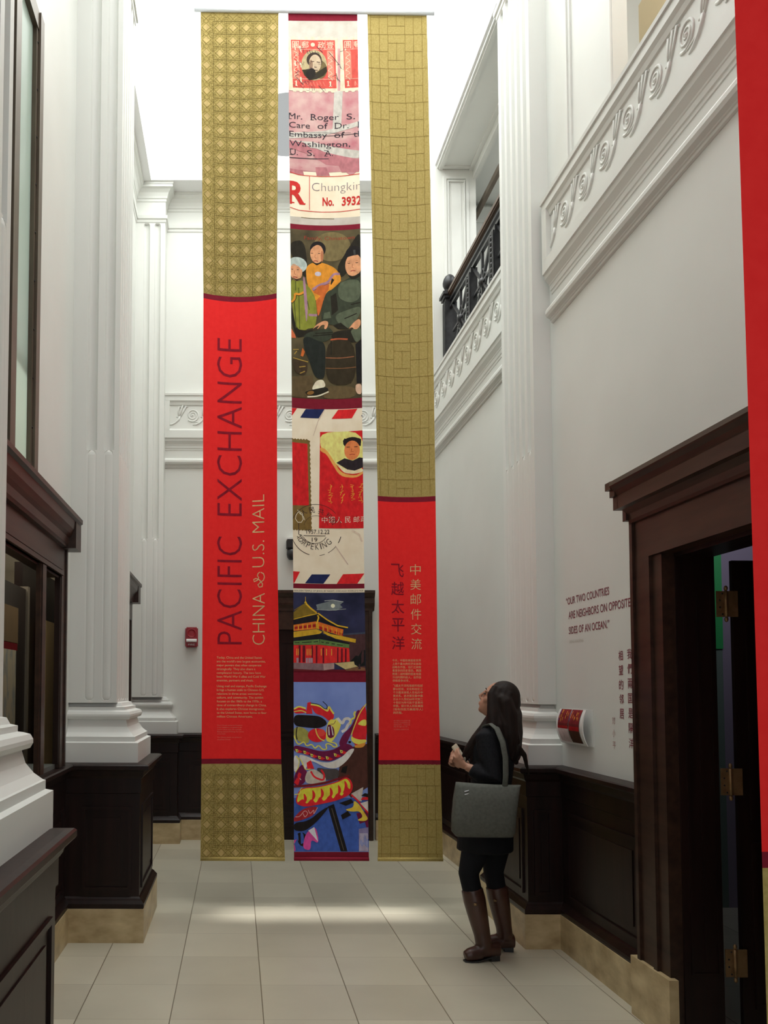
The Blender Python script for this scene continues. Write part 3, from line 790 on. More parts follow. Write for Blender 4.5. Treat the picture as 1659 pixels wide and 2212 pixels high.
# left banner
bl = empty('banner', (.02, 6.2, .336), 'tall red and gold banner lettered PACIFIC EXCHANGE, left of the three hung together', 'banner', 'tall banners on the rod')
sheet_part(CL, 'gold_cloth', [(6.838, ZB(642), GOLD), (ZB(1650), .336, GOLD)], bl)
sheet_part(CL, 'maroon_band', [(ZB(642), ZB(653), MAROON), (ZB(1639), ZB(1650), MAROON)], bl)
sheet_part(CL, 'red_cloth', [(ZB(653), ZB(1639), RED)], bl)
for a, b in ((6.83, ZB(642)), (ZB(1650), .345)):
    pr = Print(CL); lattice(pr, a, b); pr.build('lattice_print', bl)
for t, y, w in (('PACIFIC', 1392, 232), ('EXCHANGE', 1115, 382)):
    pr = Print(CL); pr.text(LETTERING, t, 523, y, 54, w, -.012, 90); pr.build('title_lettering', bl)
pr = Print(CL)
pr.text(CREAM, 'CHINA', 572, 1393, 27, 111, -.016, 90); pr.build('subtitle_lettering', bl); pr = Print(CL); pr.text(CREAM, 'U.S. MAIL', 571, 1226, 26.5, 156, -.016, 90)
pr.build('subtitle_lettering', bl); pr = Print(CL); pr.line(CREAM, [(561, 1236.5), (557, 1240), (556, 1245), (559, 1248), (556, 1254), (549, 1257), (548, 1252), (553, 1250), (560, 1253), (567, 1262), (566, 1268), (560, 1269), (557, 1264), (563, 1258), (569, 1254), (571, 1247), (569, 1240), (563, 1237)][:18], 2.0)
pr.build('subtitle_lettering', bl)
pr = Print(CL)
P1 = ['Today, China and the United States', 'are the world’s two largest economies,', 'major powers that often cooperate', 'strategically. They also share a', 'complicated history. The two have', 'been World War II allies and Cold War', 'enemies, partners and rivals.']
W1 = [97, 105, 96, 83, 95, 105, 79]
P2 = ['Using mail and stamps, Pacific Exchange', 'brings a human scale to Chinese–U.S.', 'relations in three areas: commerce,', 'culture, and community. The exhibit', 'focuses on the 1860s to the 1970s, a', 'time of extraordinary change in China.', 'It also explores Chinese immigration', 'to the United States, now home to four', 'million Chinese Americans.']
W2 = [107, 102, 97, 100, 97, 107, 102, 107, 77]
for i, (t, w) in enumerate(zip(P1, W1)): pr.text(CREAM, t, 468.3, 1423 + 8.2 * i, 4.6, w, -.0)
pr.build('paragraph_text', bl); pr = Print(CL)
for i, (t, w) in enumerate(zip(P2, W2)): pr.text(CREAM, t, 468.6, 1484.5 + 8.2 * i, 4.6, w, -.0)
pr.build('paragraph_text', bl); pr = Print(CL)
for i, (t, w) in enumerate(zip(['Most Chinese names and locations', 'in this exhibition are spelled in the', 'modern pinyin style. For example,', 'Beijing instead of Peking. For names', 'uncertain.'], (54, 53, 52, 57, 18))): pr.text(ROSE, t, 469.5, 1568 + 4.6 * i, 2.4, w)
for i, (t, w) in enumerate(zip(['The Chinese panels are written in', 'simplified Chinese.'], (52, 29))): pr.text(ROSE, t, 469.5, 1594 + 4.6 * i, 2.4, w)
pr.build('credit_text', bl)
CL.hem(MB(), .342).build('bottom_hem', bl, GOLD)

# right banner
br = empty('banner', (1.25, 6.2, .337), 'tall narrow gold and red banner with Chinese lettering, right of the three hung together', 'banner', 'tall banners on the rod')
sheet_part(CR, 'gold_cloth', [(6.824, ZB(1073), GOLD), (ZB(1650), .337, GOLD)], br)
sheet_part(CR, 'maroon_band', [(ZB(1073), ZB(1084), MAROON), (ZB(1641), ZB(1651), MAROON)], br)
sheet_part(CR, 'red_cloth', [(ZB(1084), ZB(1641), RED)], br)
for a, b in ((30, 1070), (1652, 1855)):
    pr = Print(CR); bamboo(pr, a, b); pr.build('grid_print', br)
pr = Print(CR)
for i, ch in enumerate('飞越太平洋'): pr.text(LETTERING, ch, 844 + .55 * i, 1246 + 39.2 * i, 29, 28, .004, 0, True)
pr.build('title_lettering', br)
pr = Print(CR)
for i, ch in enumerate('中美邮件交流'): pr.text(CREAM, ch, 886 + .5 * i, 1241.5 + 32 * i, 23.5, 22, -.006, 0, True)
pr.build('subtitle_lettering', br)
pr = Print(CR)
Z1 = ['今天，中国和美国是世界', '上两个最大的经济实体和', '战略合作强，他们之间有', '着复杂的历史恩怨。两国', '既是二战时期的盟友也是', '冷战时期的敌人，合作伙', '伴和竞争对手。']
Z2 = ['飞越太平洋利用邮件和邮', '票以经贸、文化和社区三', '个方面来体现人性化的中', '美关系。这次展览集中展', '示从十九世纪60年代到二', '十世纪70年代处于变革的', '中国，探讨华人移民美国', '（现有四百万美裔华人）', '的历程。']
for i, t in enumerate(Z1): pr.text(CREAM, t, 847 + .1 * i, 1428.5 + 7.3 * i, 5.6, 62 if len(t) > 8 else 37, 0, 0, True)
pr.build('paragraph_text', br); pr = Print(CR)
for i, t in enumerate(Z2): pr.text(CREAM, t, 848.5 + .1 * i, 1483 + 7.3 * i, 5.6, 64 if len(t) > 6 else 20, 0, 0, True)
pr.build('paragraph_text', br); pr = Print(CR)
for i, t in enumerate(['本次展览中大多数中国', '地名和人名按照现代汉', '语拼音书写，例如北京', '而不是北平。']): pr.text(ROSE, t, 850, 1557.5 + 4.4 * i, 3.2, 36 if i < 3 else 33, 0, 0, True)
pr.text(ROSE, '中文展板以简体字书写', 850, 1576.5, 3.2, 33, 0, 0, True)
pr.build('credit_text', br)
CR.hem(MB(), .343).build('bottom_hem', br, GOLD)

# ------------------------------------------------------------------ centre banner and its prints
bc = empty('banner', (.69, 6.2, .338), 'tall banner printed with stamps, a family portrait, a temple and a red dragon', 'banner', 'tall banners on the rod')
PAPER = weave('envelope_paper', (238, 222, 194), (247, 234, 210), 9)
GREYP = weave('grey_paper', (190, 182, 170), (206, 198, 188), 14)
PINKP = noisy('worn_pink_print', srgb(184, 112, 122), srgb(208, 174, 168), (7, 7, 7), .85, 8, .15)
bands = [(6.829, ZB(45), MAROON), (ZB(45), ZB(105), GREYP), (ZB(105), ZB(372), PINKP), (ZB(372), ZB(471), PAPER), (ZB(471), ZB(487), GREYP), (ZB(487), ZB(498), MAROON),
         (ZB(498), ZB(862), weave('sepia_backdrop', (62, 54, 40), (104, 94, 66), 6)), (ZB(862), ZB(884), MAROON), (ZB(884), ZB(1261), PAPER), (ZB(1261), ZB(1271.5), MAROON), (ZB(1271.5), ZB(1280), PAPER),
         (ZB(1280), ZB(1446), weave('night_sky_print', (30, 32, 52), (60, 62, 96), 5)), (ZB(1446), ZB(1473), MAROON), (ZB(1473), ZB(1840), weave('blue_sky_print', (124, 146, 216), (142, 164, 230), 4)), (ZB(1840), .338, MAROON)]
sheet_part(CC, 'cloth', bands, bc, False)
def crop(x0, y0, s): return lambda *p: [(x0 + p[i] / s, y0 + p[i + 1] / s) for i in range(0, len(p), 2)]
random.seed(3)
# --- stamps and typed address
GAIN = .84
c = crop(600, 60, 7.628)
pr = Print(CC); INK = ink(62, 54, 62); PINK1 = ink(222, 92, 82); SALM = ink(236, 146, 124); CRM = ink(240, 224, 196); ROSY = ink(198, 128, 134); GRY = ink(212, 206, 196)
pr.poly(GRY, c(930, 1040, 1070, 1040, 1040, 1700, 900, 1720))
for q in ((180, 1750, 760, 1700, 1330, 1560, 1330, 1640, 700, 1790, 180, 1850), (180, 1960, 640, 1990, 1000, 2150, 1340, 2170, 1340, 2050, 900, 1960, 560, 1880, 180, 1880)): pr.poly(GRY, c(*q))
for q in ((180, 1880, 420, 1900, 620, 2040, 480, 2080, 180, 2000), (560, 1990, 900, 2080, 1330, 2190, 1330, 2320, 800, 2260, 600, 2140), (190, 2300, 400, 2310, 430, 2440, 190, 2420), (620, 2300, 800, 2300, 860, 2440, 640, 2440), (1000, 2280, 1330, 2310, 1330, 2400, 1050, 2390)): pr.poly(ROSY, c(*q))
def stamp(x0, x1, y0, y1, clip=False):
    E = []; n = 15
    pts = []
    for k in range(n): pts += [(x0 - 30 + (x1 - x0 + 60) * k / n, y0 - 40 - (22 if k % 2 else 0)), (x0 - 30 + (x1 - x0 + 60) * (k + .8) / n, y0 - 40 - (22 if k % 2 else 0))]
    for k in range(n): pts += [(x1 + 45, y0 - 30 + (y1 - y0 + 70) * k / n), (x1 + 45, y0 - 30 + (y1 - y0 + 70) * (k + .8) / n)]
    for k in range(n): pts += [(x1 + 40 - (x1 - x0 + 60) * k / n, y1 + 50 + (20 if k % 2 else 0)), (x1 + 40 - (x1 - x0 + 60) * (k + .8) / n, y1 + 50 + (20 if k % 2 else 0))]
    pts += [(x0 - 40, y1 + 50), (x0 - 40, y0 - 40)]
    pr.poly(CRM, c(*[v for p in pts for v in p]))
    pr.poly(PINK1, c(x0, y0, x1, y0, x1 + 30, y1, x0 + 35, y1))
    pr.poly(SALM, c(x0 + 20, y0 + 170, x0 + 130, y0 + 170, x0 + 150, y1 - 160, x0 + 40, y1 - 160)); pr.poly(SALM, c(x1 - 130, y0 + 170, x1 - 25, y0 + 170, x1 - 5, y1 - 160, x1 - 110, y1 - 160))
    for k in range(9):
        for xo in (x0 + 85, x1 - 75):
            yy = y0 + 190 + (y1 - y0 - 380) * k / 8; dx = 35 * (1 if k % 2 else -1)
            pr.line(CRM, c(xo + dx, yy, xo - dx * .4, yy + 25, xo - dx, yy + 62), .9)
    for xo in (x0 + 165, x1 - 160): pr.line(CRM, c(xo, y0 + 10, xo, y0 + 150), .7)
    pr.line(CRM, c(x0 + 15, y0 + 152, x1 - 10, y0 + 152), .7); pr.line(CRM, c(x0 + 35, y1 - 150, x1 + 10, y1 - 150), .7)
    for xo, ch in ((x0 + 22, '圓'), (x0 + 178, '郵'), (x1 - 280, '政'), (x1 - 135, '壹')): pr.text(CRM, ch, *c(xo, y0 + 135)[0], 15, 15, 0, 0, True)
    for xo in (x0 + 65, x1 - 95): pr.text(CRM, '1', *c(xo + 14, y1 - 32)[0], 11, 2.6); pr.line(CRM, c(xo, y1 - 34, xo + 48, y1 - 34), 1.2); pr.line(CRM, c(xo + 2, y1 - 98, xo + 20, y1 - 112), 1.4)
    pr.line(CRM, c(x0 + 200, y1 - 110, x0 + 200, y1 - 30), .6)
    for k in range(7): pr.line(SALM, c(x0 + 200 + 55 * k, y1 - 110, x0 + 235 + 55 * k, y1 - 40), 1.0)
    pr.oval(CRM, *c(x0 + 362, y0 + 75)[0], 4.4, 4.4)
stamp(215, 940, 205, 1000); stamp(1070, 1800, 205, 1000)
pr.oval(ink(196, 178, 136), *c(600, 620)[0], 28, 33); pr.oval(ink(120, 104, 70), *c(690, 690)[0], 16, 20)
pr.poly(ink(60, 54, 40), c(400, 700, 520, 690, 620, 760, 700, 700, 800, 640, 815, 720, 760, 790, 640, 850, 520, 870, 440, 790))
pr.oval(ink(70, 56, 48), *c(600, 530)[0], 16.5, 16); pr.oval(ink(214, 190, 160), *c(615, 590)[0], 13, 19); pr.oval(ink(150, 120, 98), *c(548, 620)[0], 4, 12)
for q in ((545, 565, 600, 560), (640, 565, 695, 575), (600, 650, 640, 655), (590, 700, 660, 705)): pr.line(ink(84, 62, 54), c(*q), 1.6)
pr.oval(ink(48, 42, 38), *c(545, 760)[0], 10, 12, rot=30)
for k in range(34):
    a = random.random(); x, y = 230 + 800 * random.random(), 330 + 720 * random.random()
    d = 40 + 40 * random.random(); pr.line(ink(66, 52, 66), c(x, y, x + d * .8, y + d * random.uniform(-.9, .9), x + d, y + d * random.uniform(-1, 1)), .8)
for q in ((480, 380, 500, 440), (520, 370, 545, 440), (560, 390, 590, 430), (610, 380, 640, 450), (650, 400, 690, 430), (640, 310, 740, 410), (840, 400, 1010, 610), (310, 830, 420, 950), (960, 750, 990, 880), (670, 950, 760, 1050)): pr.line(INK, c(*q), 1.1)
for t, x, y, w in (('Mr.', 178, 1520, 225), ('Roger', 545, 1520, 460), ('S.', 1130, 1520, 140), ('Care', 185, 1665, 345), ('of', 655, 1665, 170), ('Dr.', 940, 1665, 225), ('K', 1315, 1665, 90), ('Embassy', 190, 1815, 620), ('of', 930, 1815, 170), ('the', 1240, 1815, 240), ('Washington,', 190, 1970, 1000), ('U.', 200, 2115, 130), ('S.', 480, 2115, 130), ('A.', 770, 2115, 140)):
    pr.text(INK, t, *c(x, y)[0], 12.2, w / 7.628, .0)
    x1 = x + w - (40 if t.endswith('.') or t.endswith(',') else 0)
    if t[0] in 'MRDKUA': pr.line(INK, c(x - 6, y, x + 50, y), 1.3); pr.line(INK, c(x - 6, y - 92, x + 45, y - 92), 1.2)
pr.line(INK, c(190, 1780, 760, 1770), 1.0); pr.line(INK, c(400, 1725, 1200, 1745), .7); pr.line(INK, c(760, 1785, 1330, 1765), 1.1); pr.line(INK, c(190, 2165, 840, 2160), 1.7)
pr.build('stamp_and_address_print', bc)
# --- registered label
GAIN = .95
c = crop(600, 350, 7.375); pr = Print(CC); LRED = ink(206, 54, 50)
pr.poly(PINKP, c(188, -20, 1310, -20, 1310, 130, 1190, 225, 1140, 222, 1060, 150, 800, 170, 500, 150, 190, 130))
for y in (205, 770): pr.line(LRED, c(186, y - 20, 330, y + 15, 700, y + 28, 1000, y + 26, 1310, y + 8), 1.4)
pr.line(LRED, c(505, 235, 505, 770), 1.2)
pr.text(LRED, 'R', *c(150, 680)[0], 46, 39, .03); pr.line(LRED, c(150, 672, 262, 672), 2.5); pr.line(LRED, c(360, 676, 440, 676), 2.5)
pr.text(LRED, 'No.', *c(712, 695)[0], 17, 24.5, .03); pr.text(LRED, '3932', *c(1018, 700)[0], 17.5, 41, .03)
pr.text(ink(130, 112, 124), 'Chungking', *c(545, 465)[0], 18, 118, -.02)
pr.line(ink(120, 104, 60), c(370, 895, 520, 905, 740, 902, 900, 908), 1.1)
pr.build('registered_label_print', bc)
# --- family portrait
GAIN = 1.0; CRM = ink(240, 224, 196)
pr = Print(CC, sm=2); c2 = c
OLV = ink(96, 84, 54); DK = ink(44, 40, 32); SKIN = ink(222, 160, 118); SKSH = ink(180, 116, 82); HAIR = ink(38, 34, 34); OR = ink(226, 150, 52); ORD = ink(204, 108, 52); GR = ink(62, 68, 54); GRL = ink(92, 100, 80); LIME = ink(138, 142, 56); LIMD = ink(92, 98, 44); VIO = ink(168, 128, 146); BRN = ink(70, 56, 42)
pr.oval(ink(124, 110, 74), *c(860, 1350)[0], 40, 32); pr.poly(DK, c(195, 1300, 420, 1250, 480, 1700, 440, 1900, 195, 1500)); pr.poly(DK, c(930, 1700, 1080, 1450, 1310, 1100, 1310, 1500, 1000, 1900))
pr.text(ink(150, 62, 46), 'Family, Chinatown', *c(420, 1245)[0], 7.5, 108)
# girl in orange
pr.poly(OR, c(440, 1700, 520, 1620, 620, 1600, 740, 1610, 900, 1680, 990, 1790, 1010, 1870, 940, 1960, 830, 2030, 760, 2212, 560, 2212, 470, 1980))
pr.poly(ORD, c(560, 2000, 830, 1920, 800, 2060, 760, 2212, 590, 2212)); pr.poly(DK, c(840, 1940, 860, 1850, 900, 1880, 850, 1960))
pr.line(VIO, c(550, 2040, 660, 1960, 800, 1920, 850, 1840, 900, 1780, 985, 1790), 5); pr.line(ink(118, 84, 104), c(560, 2060, 680, 1985, 830, 1930), 1.4)
pr.oval(ink(200, 190, 200), *c(640, 1785)[0], 7, 5); pr.poly(DK, c(555, 1610, 620, 1650, 700, 1610, 640, 1575))
pr.oval(HAIR, *c(638, 1390)[0], 17.2, 17); pr.oval(SKIN, *c(622, 1465)[0], 14.6, 20.5); pr.poly(HAIR, c(515, 1420, 540, 1330, 630, 1300, 700, 1360, 640, 1315, 560, 1355)); pr.oval(SKSH, *c(705, 1500)[0], 3, 12)
# headdress girl
pr.oval(ink(188, 200, 194), *c(310, 1660)[0], 21, 17); pr.oval(SKIN, *c(290, 1770)[0], 13.5, 19); pr.poly(ink(196, 206, 200), c(205, 1690, 240, 1640, 330, 1680, 380, 1740, 400, 1680, 330, 1570, 210, 1580))
for k in range(10): pr.line(ink(150, 168, 160), c(215 + 22 * k, 1560 + 10 * (k % 3), 225 + 21 * k, 1680 + 8 * (k % 2)), .9)
pr.poly(LIME, c(205, 1890, 300, 1930, 380, 1890, 520, 2020, 620, 2212, 205, 2212)); pr.poly(DK, c(205, 1870, 300, 1915, 380, 1860, 300, 1890))
# man in green
pr.poly(GR, c(1060, 1900, 1180, 1830, 1310, 1790, 1330, 2600, 700, 2600, 690, 2380, 760, 2080, 900, 1960))
pr.oval(HAIR, *c(1210, 1490)[0], 19, 18); pr.oval(SKIN, *c(1200, 1660)[0], 17.6, 25); pr.poly(HAIR, c(1065, 1540, 1090, 1450, 1180, 1400, 1310, 1400, 1310, 1500, 1180, 1510)); pr.poly(ink(70, 70, 70), c(1195, 1420, 1230, 1420, 1235, 1500, 1205, 1500)); pr.poly(DK, c(1100, 1800, 1200, 1845, 1310, 1780, 1310, 1850, 1180, 1900))
for x, y, sx, hw in ((600, 1455, 58, 18), (270, 1735, 45, 14), (1190, 1625, 62, 20)):
    for s_ in (-1, 1):
        pr.line(HAIR, c(x + s_ * sx - hw, y - 2, x + s_ * sx, y + 6, x + s_ * sx + hw, y - 2), 1.3); pr.line(SKSH, c(x + s_ * sx - hw, y - 28, x + s_ * sx + hw, y - 32), 1.0)
    pr.line(SKSH, c(x - 5, y + 20, x - 12, y + 72, x + 15, y + 82), 1.4); pr.line(ink(160, 70, 60), c(x - 35, y + 130, x, y + 120, x + 40, y + 130), 1.9)
c = crop(600, 600, 7.375)
pr.poly(LIME, c(205, 180, 420, 160, 520, 180, 600, 330, 625, 560, 600, 800, 470, 820, 440, 850, 290, 840, 215, 430)); pr.poly(DK, c(205, 440, 290, 840, 430, 860, 560, 820, 560, 900, 380, 960, 290, 980, 205, 700))
for q in ((250, 300, 290, 820), (330, 180, 345, 830), (470, 380, 500, 520), (280, 80, 280, 230)): pr.line(LIMD, c(*q), 2.2)
pr.line(OR, c(215, 420, 260, 380, 270, 270, 330, 290, 420, 240), 4.5); pr.line(DK, c(222, 440, 285, 370, 290, 300, 340, 310, 420, 265), 1.2)
pr.poly(VIO, c(395, 0, 430, 0, 480, 500, 455, 770, 420, 420)); pr.poly(ORD, c(600, 150, 760, 100, 740, 300, 690, 500, 640, 640, 610, 420)); pr.poly(OR, c(560, 240, 680, 290, 610, 370)); pr.line(VIO, c(490, 600, 625, 600), 5)
pr.poly(OR, c(750, 260, 860, 130, 1000, 20, 1010, 60, 800, 240))
pr.poly(GRL, c(960, 100, 1120, 40, 1310, 60, 1310, 360, 1150, 420, 960, 330)); pr.poly(GR, c(690, 620, 730, 330, 800, 200, 960, 180, 1000, 560, 900, 700, 830, 700))
pr.poly(GRL, c(740, 560, 830, 540, 850, 640, 720, 660)); pr.poly(GRL, c(900, 590, 1180, 500, 1310, 480, 1310, 600, 1140, 840, 960, 740)); pr.poly(DK, c(840, 300, 930, 240, 960, 520, 860, 600)); pr.poly(DK, c(880, 760, 1000, 720, 1130, 830, 960, 820))
pr.poly(GR, c(390, 960, 480, 880, 640, 840, 800, 780, 890, 860, 860, 960, 740, 1030, 560, 1000)); pr.poly(ink(40, 44, 40), c(390, 980, 480, 940, 620, 1000, 760, 1040, 760, 1400, 740, 1620, 590, 1600, 490, 1300, 430, 1180))
pr.poly(DK, c(880, 850, 1320, 830, 1320, 1000, 1230, 1060, 840, 980)); pr.poly(GRL, c(1150, 850, 1310, 780, 1320, 1000, 1240, 1060, 1180, 930))
for q in ((560, 930, 880, 900), (600, 890, 880, 870), (1060, 660, 1250, 590), (1160, 440, 1310, 420)): pr.line(DK, c(*q), 2.2)
pr.poly(SKIN, c(550, 830, 610, 750, 740, 680, 805, 700, 800, 760, 770, 820, 735, 815, 750, 750, 700, 750, 640, 820, 625, 815, 665, 755, 600, 790)); pr.poly(SKIN, c(1120, 830, 1200, 730, 1270, 680, 1310, 700, 1310, 780, 1260, 840, 1210, 840, 1180, 800))
pr.poly(ink(58, 50, 36), c(830, 1000, 1220, 1000, 1240, 1720, 780, 1700, 760, 1200))
pr.line(ink(178, 92, 60), c(840, 990, 960, 975, 1110, 990), 3.4); pr.line(ink(150, 96, 66), c(760, 1275, 1000, 1285, 1210, 1270), 2.0); pr.line(ink(140, 96, 62), c(760, 1440, 1000, 1450, 1240, 1440), 1.6); pr.line(DK, c(850, 1010, 850, 1230), 2.5)
pr.poly(ink(36, 34, 34), c(1230, 1080, 1330, 1000, 1330, 1700, 1250, 1700)); pr.poly(BRN, c(225, 1320, 480, 1340, 460, 1560, 300, 1560, 225, 1400))
for q in ((240, 1170, 330, 1160), (260, 1240, 300, 1190), (340, 1440, 440, 1420), (350, 1540, 430, 1500), (240, 1300, 480, 1350)): pr.line(ink(170, 140, 66), c(*q), 2.0)
pr.poly(ORD, c(360, 1260, 390, 1130, 430, 1190, 400, 1270)); pr.poly(ink(214, 110, 70), c(205, 830, 270, 930, 285, 985, 215, 985)); pr.poly(ink(98, 82, 56), c(220, 1600, 560, 1560, 560, 1920, 220, 1920)); pr.poly(ink(104, 88, 60), c(780, 1720, 1240, 1740, 1240, 1930, 700, 1930, 780, 1800))
pr.poly(CRM, c(610, 1640, 720, 1620, 760, 1700, 750, 1740, 640, 1790, 530, 1790)); pr.poly(DK, c(420, 1830, 540, 1790, 750, 1740, 800, 1760, 810, 1800, 640, 1870, 480, 1890)); pr.line(CRM, c(470, 1905, 640, 1890, 810, 1815), 2.8); pr.oval(ink(140, 100, 52), *c(520, 1840)[0], 8, 4, rot=-15)
pr.poly(ink(226, 188, 160), c(1235, 1710, 1325, 1710, 1325, 1880, 1260, 1870, 1230, 1800))
pr.build('family_portrait_print', bc)
# --- airmail envelope
GAIN = 1.15; CRM = ink(240, 224, 196)
c = crop(600, 860, 5.144); pr = Print(CC); BLUE = ink(34, 42, 84); ARED = ink(214, 40, 44); ST = ink(122, 98, 54); BRED = ink(206, 36, 40); LEM = ink(232, 214, 128)
pr.poly(ARED, c(140, 125, 212, 125, 160, 205, 140, 205)); pr.poly(BLUE, c(310, 126, 520, 122, 455, 225, 247, 225)); pr.poly(ARED, c(670, 130, 880, 128, 820, 230, 598, 230)); pr.poly(BLUE, c(940, 185, 990, 140, 990, 215, 918, 215))
pr.poly(ARED, c(140, 1928, 245, 1932, 182, 2058, 150, 2058)); pr.poly(BLUE, c(378, 1958, 585, 1956, 508, 2060, 302, 2058)); pr.poly(ARED, c(725, 1955, 955, 1952, 880, 2062, 655, 2062))
pr.line(ink(206, 186, 164), c(395, 420, 450, 250, 520, 130), 1.5); pr.line(ink(196, 170, 156), c(640, 1640, 720, 1760, 780, 1850), 1.6); pr.line(ink(214, 194, 172), c(820, 1470, 900, 1520, 930, 1600), 4)
pts = [(140, 468)]
for k in range(12): pts += [(160 + 16 * k, 470 if k % 2 else 458)]
for k in range(40): pts += [(352 + 20 * k / 40 + (0 if k % 2 else 9), 480 + 985 * k / 39)]
for k in range(14): pts += [(370 - 16 * k, 1465 + (0 if k % 2 else 12))]
pr.poly(ST, c(*[v for p in pts for v in p], 140, 1465)); pr.poly(BRED, c(140, 502, 328, 512, 345, 1195, 140, 1200))
pr.line(CRM, c(255, 1290, 225, 1270, 200, 1310, 195, 1350, 220, 1385, 260, 1385, 282, 1350, 270, 1305, 240, 1285), 1.2); pr.line(CRM, c(215, 1250, 270, 1285, 300, 1360), 1.0)
pr.poly(BRED, c(470, 375, 940, 372, 946, 1452, 458, 1444)); pr.sm = 2; pr.poly(LEM, c(472, 375, 940, 372, 942, 800, 860, 850, 740, 830, 640, 730, 560, 600, 472, 560)); pr.poly(ink(240, 160, 84), c(472, 540, 540, 570, 620, 690, 700, 830, 860, 870, 942, 820, 942, 850, 860, 895, 690, 870, 600, 720, 540, 620, 472, 590)); pr.poly(ink(238, 210, 170), c(640, 690, 740, 800, 942, 790, 942, 830, 840, 850, 720, 830))
# generic bust in dark jacket
pr.sm = 0
pr.poly(ink(46, 38, 42), c(650, 718, 740, 670, 830, 700, 900, 668, 940, 676, 940, 780, 850, 812, 770, 795)); pr.oval(ink(40, 32, 32), *c(822, 500)[0], 19, 12); pr.oval(ink(222, 128, 76), *c(822, 585)[0], 16.5, 21); pr.poly(ink(40, 32, 32), c(722, 480, 740, 450, 765, 460, 745, 540)); pr.poly(ink(40, 32, 32), c(890, 450, 920, 470, 915, 545, 900, 540))
for s_ in (-1, 1): pr.line(ink(58, 30, 26), c(822 + s_ * 42 - 18, 548, 822 + s_ * 42 + 18, 548), 1.5)
pr.line(ink(170, 78, 46), c(820, 565, 812, 600, 838, 602), 1.3); pr.line(ink(160, 60, 46), c(795, 633, 825, 628, 852, 633), 1.6)
GOL = ink(238, 170, 60)
for x, y, k in ((555, 960, 1), (690, 960, 1), (800, 965, .8), (890, 965, 1)):
    for q in range(7):
        yy = y + 30 * q * k; pr.line(GOL, c(x + random.uniform(0, 30), yy, x + random.uniform(20, 60), yy + random.uniform(-20, 20), x + random.uniform(0, 40), yy + 30), .9)
for x, ch in ((490, '中'), (570, '国'), (650, '人'), (745, '民'), (840, '邮'), (915, '政')): pr.text(CRM, ch, *c(x, 1385)[0], 13, 12, -.008, 0, True)
PM = ink(52, 42, 40)
def arc(cx, cy, r, a0, a1, w, n=24): pr.line(PM, [(600 + (cx + r * math.cos(math.radians(a0 + (a1 - a0) * k / n))) / 5.144, 860 + (cy + r * math.sin(math.radians(a0 + (a1 - a0) * k / n))) / 5.144) for k in range(n + 1)], w)
arc(425, 1465, 285, 150, 320, 1.0); arc(425, 1465, 285, 330, 345, 1.0); arc(425, 1465, 285, 40, 62, 1.0); arc(425, 1465, 285, 70, 82, 1.0); arc(425, 1465, 285, 105, 150, 1.2); arc(425, 1465, 285, 15, 30, 1.6)
arc(410, 1465, 150, 32, 148, 1.0); arc(425, 1440, 135, 190, 350, .7)
pr.line(PM, c(232, 1398, 232, 1520, 262, 1524), 1.4); pr.line(PM, c(285, 1530, 530, 1530), 1.1)
pr.text(PM, '1957.12.22', *c(318, 1508)[0], 9, 50); pr.text(PM, '19', *c(378, 1595)[0], 8.5, 12)
for k, ch in enumerate('北京PEKING'):
    a = math.radians((147, 131, 114, 101, 87, 75.5, 64, 48)[k]); x, y = 425 + 245 * math.cos(a), 1440 + 245 * math.sin(a)
    w = (13, 13, 7, 6, 7.5, 1.8, 8.5, 9)[k]; t = math.pi / 2 - a
    pr.text(PM, ch, 600 + x / 5.144 - math.cos(t) * w / 2, 860 + y / 5.144 + math.sin(t) * w / 2, 13, w, -.01 if k > 1 else 0, math.degrees(t), k < 2)
for k, ch in enumerate('人民共和国'):
    a = math.radians((236, 258, 282, 304, 322)[k]); x, y = 425 + 215 * math.cos(a), 1465 + 215 * math.sin(a)
    pr.text(PM, ch, 600 + (x - 25) / 5.144, 860 + (y + 30) / 5.144, 13, 12, .0, math.degrees(math.atan2(-math.cos(a), -math.sin(a))), True)
pr.build('airmail_envelope_print', bc)
# --- temple postcard
GAIN = 1.3; CRM = ink(240, 224, 196)
c = crop(600, 1250, 7.136); pr = Print(CC)
pr.text(ink(70, 60, 60), 'GOLDEN TEMPLE OF JEHOL BY NIGHT, CHICAGO WORLD’S FAIR', *c(250, 200)[0], 3.4, 149)
pr.poly(ink(72, 48, 50), c(980, 865, 1340, 850, 1340, 1420, 1100, 1420)); pr.poly(ink(28, 30, 30), c(1120, 1270, 1200, 1180, 1240, 1190, 1300, 1090, 1340, 1100, 1340, 1340, 1200, 1360)); pr.poly(ink(60, 66, 84), c(960, 850, 1340, 820, 1340, 850, 960, 870))
pr.poly(ink(108, 116, 118), c(590, 400, 740, 360, 850, 325, 1010, 355, 960, 400, 1000, 440, 900, 490, 780, 480, 610, 470)); pr.line(ink(170, 176, 170), c(720, 340, 850, 325, 1010, 355), 1.2); pr.line(ink(160, 166, 160), c(600, 475, 800, 485, 1050, 465), 1.0); pr.oval(ink(238, 234, 182), *c(850, 416)[0], 4.4, 4.4)
YEL = ink(206, 164, 44); YD = ink(120, 98, 36); TRED = ink(206, 44, 44); TGR = ink(92, 120, 66); DKB = ink(30, 28, 34)
pr.line(YEL, c(425, 280, 425, 370), 1.0); pr.poly(YEL, c(405, 375, 425, 340, 450, 375)); pr.poly(YD, c(240, 520, 420, 375, 600, 530, 560, 560, 240, 630)); pr.line(YEL, c(430, 380, 500, 450, 600, 525), 3.4); pr.line(YEL, c(240, 630, 460, 570, 620, 535), 1.5); pr.line(YD, c(400, 395, 250, 490), 1.5)
